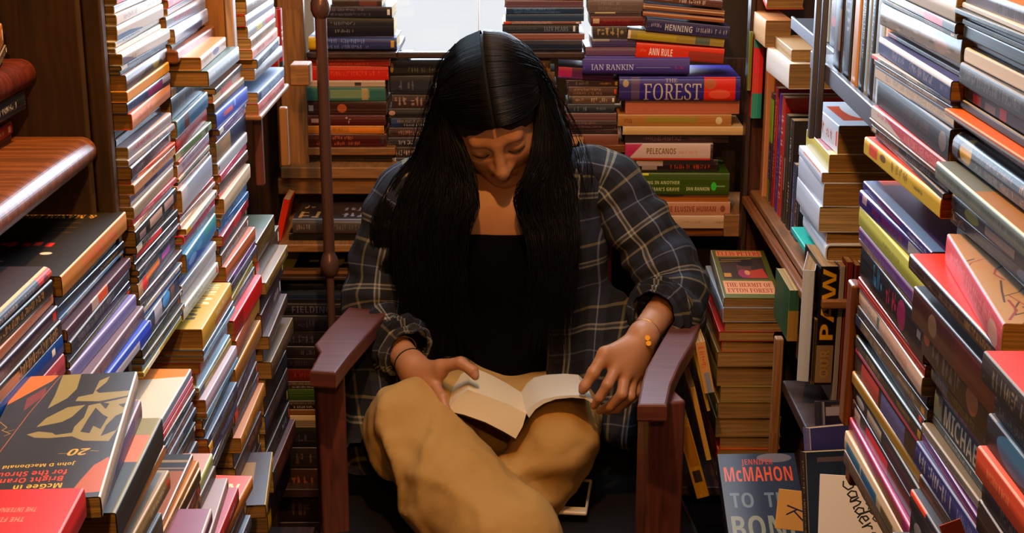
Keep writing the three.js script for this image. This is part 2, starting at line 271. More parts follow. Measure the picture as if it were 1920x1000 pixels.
{
  const w = new THREE.Group(); w.name = 'window_1'; w.userData.kind = 'structure'; scene.add(w);
  const z0 = BZ - .085, z1 = BZ - .045, f = std('#8f9094', .5);
  part('window_frame', mergeGeometries([box(WX0, WX0 + .03, WY0, WY1, z0, z1), box(WX1 - .03, WX1, WY0, WY1, z0, z1), box(WX0, WX1, WY0 - .02, WY0 + .012, z0, z1), box(WX0, WX1, WY1 - .03, WY1, z0, z1)]), f, w);
  const lead = std('#e4e6ea', .5);
  part('glazing_bar', box(-.074, -.071, WY0, WY1, z0 + .012, z1 - .012, .001), lead, w);
  part('glazing_bar', box(WX0, WX1, 1.79, 1.80, z0 + .01, z1 - .01, .001), lead, w);
  const glass = new THREE.MeshPhysicalMaterial({ color: 0xffffff, transmission: 1, roughness: .02, thickness: 0, ior: 1.5 });
  for (const [a, b] of [[WX0 + .03, -.074], [-.071, WX1 - .03]]) for (const [c, d] of [[WY0 + .012, 1.79], [1.80, WY1 - .03]]) {
    const g = new THREE.PlaneGeometry(b - a, d - c); g.translate((a + b) / 2, (c + d) / 2, (z0 + z1) / 2); part('pane', g, glass, w);
  }
}
{
  const w = new THREE.Group(); w.name = 'unseen_window_2'; w.userData.kind = 'structure'; scene.add(w);  // unseen roof light, out of view, frames the cool light from above
  const f = std('#8f9094', .5), { x0, x1, z0, z1 } = SKY, a = x0 - .01, b = x1 + .01;
  part('window_frame', mergeGeometries([box(a, x0 + .02, 2.535, 2.57, z0 - .01, z1 + .01), box(x1 - .02, b, 2.535, 2.57, z0 - .01, z1 + .01), box(x0 + .02, x1 - .02, 2.535, 2.57, z0 - .01, z0 + .02), box(x0 + .02, x1 - .02, 2.535, 2.57, z1 - .02, z1 + .01)]), f, w);
  const g = new THREE.PlaneGeometry(x1 - x0 - .04, z1 - z0 - .04); g.rotateX(-Math.PI / 2); g.translate((x0 + x1) / 2, 2.552, (z0 + z1) / 2);
  part('pane', g, new THREE.MeshPhysicalMaterial({ color: 0xffffff, transmission: 1, roughness: .02, thickness: 0, ior: 1.5 }), w);
}
// two unseen lamps, out of view, placed to warm page ends, hands and lap
for (const [x, y, z, cd] of UNSEEN_LAMPS) {
  const l = thing('unseen_pendant_lamp', z < 0 ? 'unseen warm bulb under a small dark shade, out of view above the tall stacks' : 'unseen warm bulb under a small dark shade, out of view behind the viewer', 'lamp', [x, y, z]);
  part('cord', tube([V(0, .06, 0), V(0, .25, 0)], .004, 4, 8), std('#1a1512', .7), l);
  part('lamp_shade', new THREE.LatheGeometry([[.012, .09], [.03, .085], [.055, .06], [.06, .045], [.058, .045], [.053, .058], [.028, .082]].map(p => new THREE.Vector2(...p)), 32), std('#2a2320', .5, { side: THREE.DoubleSide }), l);
  part('bulb', new THREE.SphereGeometry(.03, 20, 14), new THREE.MeshStandardMaterial({ color: 0xfff0d8, emissive: WARM, emissiveIntensity: 3 }), l);
  const p = new THREE.PointLight(WARM, cd, 0, 2); p.shadow.radius = 1.5; p.castShadow = true; l.add(p);
}
// ================= left side of the aisle =================
const XL = -0.385;
{
  const c = thing('bookcase', 'brown wooden bookcase along the left of the aisle with a knotty upright plank', 'bookcase', [-.7, 0, -1.6]);
  const P = (n, g, m) => part(n, g.translate(.7, 0, 1.6), m, c);
  // upright knotty plank between the nearest bay and the tall stacks
  const zp = 1.455;
  P('upright_plank', box(-.66, -.413, .3, 2.0, -zp - .0, -zp + .024), M.plank);
  P('upright_plank', box(-.412, -.3935, .3, 2.0, -zp - .0, -zp + .016), M.plank);
  P('back_panel', box(-1.0, -.98, 0, 2.1, -2.5, .4), M.darkwood);
  // rounded shelves of the nearest bay
  for (const [y, x, m] of [[yAt(268, 1.42), -.405, M.shelf], [yAt(122, 1.42), -.457, woodMat('#5e2010', .4)]]) {
    const sh = new THREE.Shape(); const T = .016; sh.moveTo(-.45, 0); sh.lineTo(-.012, 0); sh.absarc(-.012, -T / 2, T / 2, Math.PI / 2, -Math.PI / 2, true); sh.lineTo(-.45, -T); sh.closePath();
    const g = new THREE.ExtrudeGeometry(sh, { depth: 1.25, bevelEnabled: true, bevelSize: .006, bevelThickness: .006, bevelSegments: 3, curveSegments: 12 });
    g.translate(x, y, -1.42); P('rounded_shelf', g, m);
  }
  // narrow board and post of the second bay
  P('shelf_board', box(-.56, XL + .012, yAt(122, 1.66), yAt(96, 1.66), -1.885, -1.665), M.shelf);
  P('upright_post', box(-.42, -.364, yAt(111, 1.905), 2.0, -1.925, -1.905), M.pine);
  P('upright_post', box(-.364, -.353, yAt(113, 1.905), 2.0, -1.925, -1.903), woodMat('#b99a84', .5));
  P('shelf_board', box(-.62, XL + .02, yAt(226, 2.15), yAt(216, 2.15), -2.43, -2.145), M.pine);
  P('upright_post', box(-.385, -.372, yAt(345, 2.2), yAt(226, 2.15), -2.2, -2.185), M.redwood);
  P('upright_post', box(-.365, -.352, yAt(314, 2.3), yAt(226, 2.2), -2.32, -2.305), M.pine);
  // low boards that carry the stacks
  for (const [x0, x1, y, z0, z1] of [[-.62, -.39, .985, -1.45, -.9], [-.5, -.355, .74, -1.68, -1.40], [-.5, -.372, .66, -1.9, -1.69], [-.55, -.375, .42, -2.14, -1.92], [-.55, -.35, .4, -2.42, -2.16], [-.46, -.30, .80, -1.345, -.94], [-.44, -.32, .66, -1.72, -1.36]]) P('shelf_board', box(x0, x1, y - .02, y, z0, z1), M.darkwood);
}
const G1 = 'tall left stack beside the knotty plank', nearL = 'tall stack behind the rounded shelf';
stack({ side: 'L', X: XL, Z: 1.472, L: .195, W: .11, name: 'tall left stack beside plank', end: 708 }, [
  [-42, '#b9bcc4', '#50545e', 'pale grey', { d: 0.0012 }], [-22, '#60626c', '#d8d8dc', 'grey'], [-6, '#c9ccd6', '#3a3c48', 'grey and white'], [10, '#d9d6d2', '#46424e', 'white with thin dark lines', { it: [['b', 0, 1, .2, .28, '#5a5868'], ['s', .2, .8, .34, .6, '#6a6874'], ['b', 0, 1, .8, .86, '#50505c']] }], [27, '#e2ddd8', '#6a6670', 'white with grey lettering'],
  [49, '#dfe2e6', '#8fa3c8', 'white with a blue foot', { it: [['p', '#5878a8', 0, 1, 0, .6, .25, .62, .5, .85, .55, 1]] }], [78, '#e4e0da', '#4a4a50', 'white', { d: -0.0056 }], [90, '#e6e4e0', '#7a7f8a', 'white', { d: -0.0048, it: [['b', .1, .5, .1, .18, '#555'], ['b', .6, .7, .3, .4, '#777']] }],
  [101, '#dadde2', '#7d6a60', 'white with a scribbled foot', { d: 0.0024, it: [['p', '#7888a8', 0, 1, 0, .3, .12, .5, .3, 1], ['s', .05, .3, .5, .8, '#a06a50']] }], [124, '#3a3a42', '#a8a8b4', 'dark grey'], [133, '#454248', '#c0bcc4', 'thin dark grey'],
  [141, '#6a6068', '#8c8a20', 'grey with an olive emblem', { it: [['p', '#2a2826', .2, 1, .5, .35, 1, .3, 1, 1], ['o', .62, .78, .1, .8, '#8c8420'], ['o', .84, .95, .2, .7, '#88868c']] }], [171, '#d8a03c', '#7a5a20', 'mustard yellow', { it: [], d: 0.0024 }], [192, '#2c3a66', '#b04a78', 'blue and violet', { d: 0.0024, it: [['b', .45, .8, .2, .8, '#8a3a70'], ['b', .8, 1, .1, .6, '#a8b8d4'], ['s', .1, .4, .3, .7, '#5c74a8']] }],
  [214, '#d4603a', '#e8b090', 'peach with an orange cover', { d: 0.0032, sc: '#cf9878', it: [['s', .1, .5, .3, .7, '#b0604a'], ['b', .6, .9, .3, .7, '#c89068']] }], [245, '#33221a', '#5a3a22', 'dark brown', { d: -0.014 }], [262, '#2c1d18', '#6a4a2a', 'dark brown', { d: -0.012 }], [277, '#b4b4c2', '#c8405a', 'silver with red lettering', { it: [['s', .12, .5, .25, .7, '#c03a58'], ['s', .55, .7, .3, .6, '#c89a90']] }],
  [300, '#9ea2b2', '#3a3a46', 'silver grey'], [313, '#473c44', '#8a7c88', 'dark violet'], [337, '#b84c24', '#d8c0a8', 'orange', { d: 0.0016 }], [346, '#c9a184', '#7a4c3a', 'peach', { d: 0.0024, it: [['s', .4, .9, .2, .6, '#70607a']] }], [366, '#78688a', '#d8d0d8', 'violet and white', { it: [['b', 0, 1, .6, 1, '#e8e8ea'], ['b', .3, .6, 0, .5, '#463a58'], ['b', .1, .3, 0, .5, '#b08878']] }],
  [388, '#a99a88', '#8a7a66', 'beige', { it: [] }], [411, '#b04454', '#e0b8b8', 'crimson'], [423, '#c8a890', '#8a4a40', 'pale pink'], [434, '#24241f', '#cdb8a8', 'black with cream panels', { it: [['b', .08, .22, .35, .8, '#9a8a90'], ['b', .32, .62, .2, .8, '#c4aca0'], ['b', .68, .92, .2, .8, '#b8a0a0']] }],
  [464, '#1f1f20', '#c8c0b0', 'black with white edges'], [479, '#26201e', '#c8382c', 'black and red', { it: [['b', .05, .6, .1, .8, '#c03a30']] }], [494, '#2a2c34', '#a8a8b0', 'black'], [508, '#3a3e48', '#a0a8b0', 'slate grey'], [519, '#22242a', '#8a8c90', 'black'], [532, '#4a4450', '#d07a30', 'grey with a colourful painted stripe', { it: [['b', 0, .12, 0, 1, '#c49a78'], ['o', .1, .25, .0, .9, '#d83a3a'], ['b', .2, .55, .05, .5, '#d8843a'], ['b', .62, .85, .1, .5, '#b85ab0'], ['s', .4, .8, .6, .9, '#8a7a98']] }],
  [562, '#585660', '#a8a4b0', 'grey'], [577, '#3a3c48', '#b8b8c0', 'slate'], [590, '#b8bac0', '#3a3c48', 'silver'], [601, '#2a5ea8', '#e0e4ec', 'bright blue', { it: [['b', 0, 1, .6, .9, '#dfe6ee']] }], [612, '#36425c', '#a8c4e0', 'navy with a pale blue emblem', { it: [['b', .05, .2, .3, .7, '#c8c4c8'], ['b', .3, .5, 0, 1, '#b8bccc'], ['o', .52, .72, 0, .8, '#5a9cd8'], ['b', .75, .85, 0, 1, '#7a5c50']] }],
  [645, '#2a2c34', '#b0b4c0', 'black'], [656, '#1e2018', '#8a7c3c', 'black with olive lettering'], [672, '#3a3a30', '#a89a5a', 'olive'], [684, '#86a8c8', '#dfe8f0', 'light blue', { it: [['b', 0, 1, .2, .6, '#9cc0dc']] }], [697, '#c4b04a', '#3a3a30', 'yellow and white', { it: [['b', .1, .4, .1, .9, '#e0dccc'], ['s', .5, .8, .3, .8, '#5a3a28']] }],
]);
// the front row below: white-covered book on top
stack({ side: 'L', X: -.358, Z: 1.405, L: .165, W: .105, name: 'white-topped lower left stack', end: 985 }, [
  [795, '#d8d4cc', '#3a78b8', 'white', { L: .16, label: 'white paperback lying flat with small blue print on its cover, lower left stack', cov: [['b', .07, .16, .25, .7, '#8cc0d0'], ['o', .0, .06, .35, .6, '#3a6ac0'], ['p', '#c88a40', .85, 1, 1, 1, 1, 0, .7, 0]], sc: '#8a96ac', it: [['b', 0, 1, 0, .2, '#cfd4dc']], d: 0, yaw: 0 }],  // orange end of the white cover is a warm glow painted in
  [812, '#c05a74', '#e8d0d4', 'pink', { d: 0, it: [['b', 0, 1, .3, .45, '#e8b8c4']] }], [826, '#c04a50', '#e8c8b8', 'coral red'], [838, '#3a4048', '#a8b8c8', 'dark grey'], [850, '#2a4258', '#c8d8e0', 'teal blue'], [862, '#5a4a50', '#c89a90', 'brownish violet'], [876, '#2a3c5a', '#a0b0d0', 'navy'], [890, '#29434a', '#c0d0d0', 'dark teal'], [905, '#22262c', '#8898a0', 'black'], [922, '#4a3a3a', '#c8b0a0', 'brown'], [945, '#2c2c34', '#a8a8b0', 'charcoal'],
]);
stack({ side: 'L', X: XL, Z: 1.68, L: .205, W: .105, name: 'left stack on narrow board', end: 96 }, [
  [-30, '#6a4a50', '#c8a0a0', 'mauve'], [0, '#c86a7a', '#e8d0d0', 'pink'], [17, '#c4c4c8', '#6a6a72', 'white', { it: [] }], [31, '#9aa2b4', '#c0484a', 'grey with red lettering', { it: [['s', .15, .6, .2, .75, '#b85a62']] }], [55, '#a8b4cc', '#203058', 'pale blue and navy', { d: 0.0054, it: [['p', '#2c3c60', 0, 1, 0, .75, .3, .5, .8, .5, .8, 1]] }], [84, '#2a2a38', '#8888a0', 'dark blue'],
]);
stack({ side: 'L', X: XL, Z: 1.68, L: .2, W: .11, name: 'left stack under narrow board', end: 602 }, [
  [108, '#d8a888', '#7a3a28', 'cream with a pink cover', { d: .032, W: .13, L: .17, cov: [['b', .5, .9, .2, .25, '#8a4a3a']], sc: '#d8b8a4', it: [['o', .45, .7, .2, .7, '#6a5a8a'], ['s', .1, .4, .3, .7, '#a07a70']] }], [133, '#31421f', '#d85a28', 'green with a pale blue spine', { d: .042, W: .14, cov: [['o', .1, .25, .1, .3, '#e0602a'], ['o', .75, .9, .1, .3, '#e0602a']], sc: '#a9b6c4', it: [['s', .2, .8, .3, .6, '#8090a0']], gl: 1 }], [163, '#2a2418', '#8a7a50', 'dark olive', { d: 0 }], [184, '#3a3030', '#a89080', 'dark brown', { d: -0.0045 }],
  [227, '#5e8a94', '#d8b880', 'blue gold-lettered', { hard: 0, d: 0.0009, W: .12, cov: [['s', .05, .4, .15, .3, '#d0b070'], ['s', .2, .8, .4, .55, '#d8b880'], ['s', .5, .9, .65, .8, '#c8a868'], ['s', .3, .95, .86, .94, '#384848']], sc: '#5a94b4', it: [['b', .22, .36, .1, .9, '#8a3a34'], ['b', 0, 1, 0, .08, '#d8e4ea'], ['s', .45, .9, .3, .7, '#3a6a8a']] }], [259, '#b02a20', '#e0a080', 'red', { it: [['b', .32, .42, .1, .9, '#b05a58'], ['o', .05, .3, .2, .9, '#c85040'], ['s', .5, .9, .2, .8, '#701410']] }],
  [288, '#b4b890', '#5a7a4a', 'pale green', { it: [['b', .2, .7, .3, .8, '#8aa06a'], ['o', .8, .9, .2, .8, '#6a6a5a']] }], [304, '#a8645a', '#e0c8c0', 'dusty pink'], [311, '#e0d4da', '#c0304a', 'white with red lettering', { it: [['s', .1, .9, .2, .55, '#c85a70'], ['b', 0, 1, .75, .9, '#d05a68']] }], [336, '#d0bc9c', '#6a5a48', 'cream'], [343, '#5a4634', '#c8b090', 'thin brown'], [350, '#cf9a7c', '#7a5a48', 'peach'], [358, '#cfd0da', '#b8b8c4', 'lilac white', { it: [], d: 0.0009 }],
  [402, '#7a2a2c', '#c88a80', 'dark red'], [412, '#b0a4a8', '#5a4a58', 'grey striped'], [421, '#cfae8c', '#6a4a3a', 'beige'], [430, '#dcd8d8', '#8a8088', 'white', { d: 0.0045 }], [443, '#b8304c', '#e0a8b0', 'crimson', { d: 0.0018 }], [458, '#8a9098', '#e0e4e8', 'grey'], [476, '#4a88b0', '#d8e8f0', 'teal blue with painted clouds', { d: 0.0027, it: [['p', '#3a62b0', 0, 1, 0, .3, .3, .5, .6, 1], ['o', .05, .3, .4, .8, '#8ab0e0'], ['o', .3, .5, .3, .6, '#6a9ccc'], ['b', .6, 1, 0, .5, '#4a9498'], ['b', 0, 1, 0, .06, '#d8e8ee']] }],
  [513, '#c8ccd0', '#2a3a8a', 'white with blue lettering', { d: -0.0054 }], [526, '#2c3ea0', '#c8d0e8', 'blue', { d: -0.0067 }], [536, '#cfd0d4', '#7a7a84', 'lilac grey', { d: -0.0027, it: [] }], [556, '#d5d8de', '#6a707c', 'silvery white', { d: -0.0045, it: [] }], [578, '#c4ccc8', '#6a8078', 'pale grey green', { d: -0.0018 }],
]);
stack({ side: 'L', X: -.372, Z: 1.69, L: .2, W: .12, name: 'yellow-topped lower left stack', end: 905, topWord: 'topmost' }, [
  [618, '#c4a428', '#403008', 'yellow', { label: 'yellow paperback with white and dark title letters lying topmost on the lower left stack', W: .045 + .07, L: .19, cov: [['b', .45, 1, .0, .45, '#7a4a20'], ['b', 0, .45, .05, .98, '#b8a42c'], ['s', .1, .5, .55, .85, '#3a3010'], ['t', 'DO RAW', .5, .97, .5, .9, '#f0e4c8'], ['t', 'PAIN', .5, .97, .12, .42, '#f4dcc8']], sc: '#caa238', it: [['s', .45, .9, .2, .55, '#e8d0c8'], ['b', .4, 1, .6, .9, '#b8682c']], yaw: 0 }],
  [656, '#4a6484', '#c8d8e8', 'blue grey', { d: 0.0027 }], [668, '#a8c4dc', '#5a7a9a', 'thin pale blue', { d: 0.0027 }], [680, '#8a2a22', '#d8a048', 'dark red', { d: -0.0063 }], [702, '#b8b8c4', '#7a7a84', 'silver', { d: -0.009 }], [726, '#b0d0dc', '#3a5a6a', 'pale cyan', { d: -0.0054 }], [735, '#9a8430', '#5a4a20', 'ochre', { d: -0.0054 }], [750, '#b4aab8', '#6a6070', 'lilac grey', { d: 0.0018, it: [] }], [776, '#7aa8cc', '#24405a', 'sky blue', { d: 0.0018 }], [788, '#2a2c20', '#9a8a50', 'black', { d: -0.0054 }], [806, '#22222a', '#8a8a9a', 'black', { d: -0.0054 }], [822, '#3a4a62', '#a8b8d0', 'slate blue'], [838, '#1f2026', '#707888', 'black'], [858, '#3a4668', '#98a8d0', 'indigo'], [880, '#23252e', '#8890a0', 'charcoal'],
]);
stack({ side: 'L', X: XL, Z: 1.912, L: .215, W: .105, name: 'third tall left stack', end: 1010 }, [
  [166, '#3a3230', '#b09a80', 'dark brown'], [178, '#c8442a', '#e8c040', 'orange red with a yellow corner', { it: [['b', 0, .25, .1, .9, '#d8a838'], ['b', .3, .65, .1, .9, '#d85030'], ['b', .65, 1, 0, 1, '#b89a90']] }], [193, '#a8927c', '#4a3a34', 'beige', { it: [['b', 0, 1, .6, 1, '#3a3440']] }], [213, '#3f55b4', '#d85a60', 'bright blue', { d: 0.0036, it: [['b', .22, .5, .3, .6, '#d06a70'], ['b', .55, .6, .1, .5, '#8aa8e0'], ['b', 0, 1, .85, .95, '#b8c4e4']] }], [244, '#5a4478', '#c0a8c8', 'purple', { d: 0.0036 }], [256, '#7c5a7c', '#d8c8d8', 'mauve'],
  [268, '#a88e72', '#2a3048', 'beige and navy', { it: [['b', .45, 1, 0, 1, '#2c344e']] }], [307, '#c4c6cc', '#6a6a74', 'white', { it: [['b', 0, .05, .3, .6, '#445']] }], [329, '#a8304a', '#d8a0a8', 'crimson'], [343, '#5c4640', '#a08878', 'brown'], [364, '#9a3c34', '#d0a090', 'brick red'], [373, '#c9b59a', '#8a7058', 'cream', { d: 0.0045, it: [['s', .1, .8, .6, .8, '#a89078']] }], [402, '#a89ca0', '#5a5060', 'grey'], [412, '#4a6a90', '#a8c4e0', 'blue'], [428, '#2a5a90', '#b0cce0', 'deep blue'], [442, '#8a2430', '#d88080', 'dark red', { it: [['o', .4, .7, 0, 1, '#c84a50']] }], [462, '#3a2c28', '#a08a70', 'dark brown', { d: -0.0045 }], [478, '#5a4030', '#a88a68', 'brown'],
  [500, '#b06c4c', '#e0b890', 'copper', { d: 0.0054, it: [] }], [527, '#5c3c70', '#b8a0c0', 'purple', { d: 0.0063 }], [540, '#4c4450', '#a8a0b0', 'grey violet', { d: 0.0063 }], [556, '#7a7470', '#d8ccc0', 'grey'], [571, '#b49a28', '#4a3c10', 'mustard', { d: 0.0018 }], [584, '#3c3a44', '#9a98a8', 'charcoal', { d: 0.0018 }], [602, '#b8221c', '#e87060', 'bright red', { d: 0.0108, W: .13, it: [['b', .0, .3, .1, 1, '#882018']], gl: 0 }], [640, '#b06a4a', '#e0b080', 'salmon', { d: 0.009, it: [['b', .6, 1, .2, 1, '#b8862c']] }], [672, '#4a3020', '#a08060', 'brown', { d: 0 }], [692, '#9a6a20', '#e0b060', 'ochre', { d: 0.0081, it: [['b', 0, 1, 0, .15, '#d89a40']] }], [726, '#3a2a2c', '#a89080', 'dark brown'], [748, '#574450', '#9a8a98', 'dull violet'], [776, '#302420', '#8a7060', 'dark brown'], [800, '#3a3a4a', '#8888a8', 'slate'], [822, '#ac7430', '#e0b878', 'tan', { d: 0.009 }], [850, '#332a2a', '#8a7a70', 'black'], [880, '#4a2a20', '#a06a50', 'reddish brown'], [910, '#2c2830', '#807888', 'black'], [945, '#3a2a24', '#90705a', 'dark brown'], [980, '#24242c', '#707088', 'black'],
]);
// books at the far end of the left side
stack({ side: 'L', X: -.378, Z: 2.15, L: .245, W: .12, name: 'upper left far stack', end: 216 }, [
  [-30, '#a08050', '#604020', 'tan', { pg: 0 }], [-4, '#7a5a3c', '#c0a080', 'brown'], [28, '#b01c22', '#e8c8b0', 'red', { W: .13, cov: [['b', 0, 1, 0, .84, '#d8a860']], sc: '#a8a4ac', it: [['b', 0, 1, 0, .3, '#b83030']] }], [50, '#948d8c', '#d8ccc0', 'grey with a yellow label', { it: [['b', .3, .5, .1, .9, '#c8b83c'], ['b', .6, .95, .1, .9, '#c8442c']] }], [72, '#9a7a5a', '#3a2a20', 'brown', { d: .002 }], [92, '#e0a090', '#803020', 'pink', { d: .004 }], [112, '#3c3c44', '#c0c4c8', 'charcoal', { d: .008 }], [130, '#9a9aa0', '#c8ccd0', 'grey', { d: .008 }], [152, '#a8b4c4', '#4a5a7a', 'pale blue', { d: -.03 }], [174, '#7888a0', '#d0d8e4', 'blue grey', { d: .01 }], [194, '#b86a68', '#e8c0b8', 'rose', { d: .01 }],
]);
stack({ side: 'L', X: -.385, Z: 2.17, L: .22, W: .12, name: 'dim far left stack', end: 1000 }, [  // covers darkened: the shade at this end is in their colours
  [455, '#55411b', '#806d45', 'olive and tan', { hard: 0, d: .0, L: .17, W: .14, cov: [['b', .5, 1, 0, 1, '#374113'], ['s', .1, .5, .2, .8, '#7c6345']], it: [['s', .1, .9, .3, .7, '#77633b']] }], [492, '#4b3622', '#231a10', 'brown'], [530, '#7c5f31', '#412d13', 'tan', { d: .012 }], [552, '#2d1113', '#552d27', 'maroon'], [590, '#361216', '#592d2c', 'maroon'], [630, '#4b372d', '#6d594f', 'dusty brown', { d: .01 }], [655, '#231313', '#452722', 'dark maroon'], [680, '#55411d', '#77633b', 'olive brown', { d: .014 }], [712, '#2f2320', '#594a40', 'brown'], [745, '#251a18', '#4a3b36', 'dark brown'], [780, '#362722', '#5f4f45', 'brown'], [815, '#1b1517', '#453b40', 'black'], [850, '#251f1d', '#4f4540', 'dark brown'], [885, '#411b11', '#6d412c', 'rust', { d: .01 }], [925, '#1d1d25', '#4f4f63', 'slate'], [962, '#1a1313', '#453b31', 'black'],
]);
// nearest bay under the rounded shelf
stack({ side: 'L', X: XL, Z: 1.222, L: .225, W: .15, name: 'stack under lower rounded shelf', end: 786 }, [
  [517, '#241f14', '#d8b060', 'black and gold', { label: 'thick black paperback with gold spine and upside-down title lying under the rounded shelf', W: .16, L: .222, sc: '#b07c22', it: [['s', .2, .85, .2, .8, '#c8502a'], ['b', 0, 1, 0, .1, '#d8a048']], cov: [['r', '& MAXIM PROBE', .88, .94, .3, .85, '#c8a050', 'bold', 'serif'], ['b', .8, .81, .3, .8, '#4a3818'], ['b', .72, .73, .3, .8, '#4a3818'], ['b', .64, .65, .3, .8, '#4a3818'], ...[.1, .17, .22, .31, .38, .47, .52, .6, .66, .73].map((v, i) => ['b', .42 + (i % 3) * .008, .49 - (i % 2) * .012, v, v + .045, '#b8381a']), ['b', .2, .215, 0, .6, '#c8a060'], ['b', .25, .265, 0, .5, '#b89050'], ['o', .3, .34, .75, .82, '#e8e0d0']], yaw: 0 }],
  [557, '#27272c', '#8a8a92', 'black with a gold panel', { d: -0.009, it: [['b', .35, .75, .1, .7, '#7a5a1c'], ['s', .1, .3, .2, .7, '#70747c']] }], [582, '#1f2024', '#60646c', 'black', { d: -0.007 }], [601, '#4a78b0', '#c0d4e8', 'thin blue', { d: -0.006 }], [608, '#a83420', '#e08060', 'red', { d: -0.01 }], [619, '#3a2030', '#b07a90', 'plum', { d: 0, it: [['b', .45, .6, 0, 1, '#c85a2c'], ['b', .35, .45, 0, 1, '#b8aaa8'], ['s', .65, .95, .2, .7, '#7a4060']] }], [641, '#24222e', '#a8a4b4', 'black with pale lettering', { it: [['s', .1, .7, .2, .8, '#8a8898']] }], [664, '#2a2840', '#7a7894', 'dark indigo'], [680, '#37341f', '#8a8250', 'olive black'], [694, '#7c7cb8', '#b8b8e0', 'lavender', { it: [], d: 0.002 }], [722, '#6a5a68', '#c88a6a', 'violet grey', { d: 0.01 }], [752, '#3450b8', '#e0e4f4', 'bright blue and white', { d: 0.014, it: [['b', 0, .8, .4, .9, '#d8dcec'], ['b', .8, 1, 0, 1, '#2a48c0']] }],
]);
stack({ side: 'L', X: XL, Z: 1.196, far: 1, L: .225, W: .16, name: 'nearest left stack', end: 742 }, [
  [498, '#2c1e24', '#d8b0a0', 'grey', { hard: 1, label: 'hardback with grey blue spine, cream letters and red label topping the nearest left stack', yaw: 0, L: .222, cov: [['b', 0, 1, .05, .12, '#c8502c'], ['b', 0, .6, .12, .2, '#6a4a30'], ['o', .3, .8, .3, .7, '#4a2030'], ['s', .1, .5, .72, .9, '#7a6060']], sc: '#4c5a70', it: [['b', .84, 1, 0, 1, '#b84a44'], ['o', .9, .95, .3, .7, '#5a1820'], ['b', 0, 1, 0, .1, '#e0c8b0'], ['s', .02, .3, .25, .85, '#d8b8a0'], ['s', .36, .6, .3, .7, '#c8b0a8'], ['s', .65, .8, .3, .7, '#a8a4a8']], gl: 1 }],
  [522, '#23211c', '#c0a070', 'black with cream lettering', { it: [['s', .3, .9, .2, .7, '#c4a068'], ['b', .2, .3, .2, .9, '#8a8088'], ['b', 0, .18, .2, .9, '#a8382c']] }], [551, '#9c6846', '#5a3a28', 'rusty tan', { it: [] }], [571, '#2e2638', '#706478', 'dark violet', { d: 0.003 }], [598, '#241e14', '#c8a878', 'black with cream lettering', { d: 0.004, it: [['s', .5, .95, .15, .85, '#c4ac88'], ['b', .25, .5, .3, 1, '#a87020'], ['b', 0, .25, .2, 1, '#b8a088']] }], [627, '#17458c', '#e8e8e8', 'bright blue', { d: 0.003, it: [['b', .86, .9, .25, .6, '#f0ece4'], ['s', .3, .7, .3, .7, '#1c4890'], ['b', 0, 1, 0, .1, '#2a62b8']] }], [662, '#9a4450', '#d8a0a0', 'crimson', { d: 0.003 }], [700, '#3a3a44', '#a0a0b0', 'charcoal']]);
// small stacks on the shelf of the nearest bay
stack({ side: 'L', X: -.452, Z: 1.40, far: 1, L: .2, W: .12, name: 'pile on upper rounded shelf', end: 98, topWord: 'topmost' }, [
  [-20, '#a87048', '#5a3018', 'tan', { pg: 0 }], [20, '#b08058', '#6a4020', 'pale tan', { d: -.004 }], [42, '#9a6a48', '#5a3a20', 'brown', { d: .002 }], [82, '#2a2018', '#a08060', 'dark brown', { d: .004 }]].map(r => (r[4].yaw = .25, r)));
stack({ side: 'L', X: -.468, Z: 1.40, far: 1, L: .2, W: .12, name: 'pile on lower rounded shelf', end: 266, topWord: 'topmost' }, [
  [170, '#24242c', '#8a90a0', 'black', { d: .005 }], [205, '#33303a', '#a09aa8', 'charcoal', { d: -.01 }], [228, '#8a2c18', '#c86a48', 'rust red', { d: -.006 }], [250, '#4a2018', '#a06040', 'dark rust', { d: -.012 }]]);
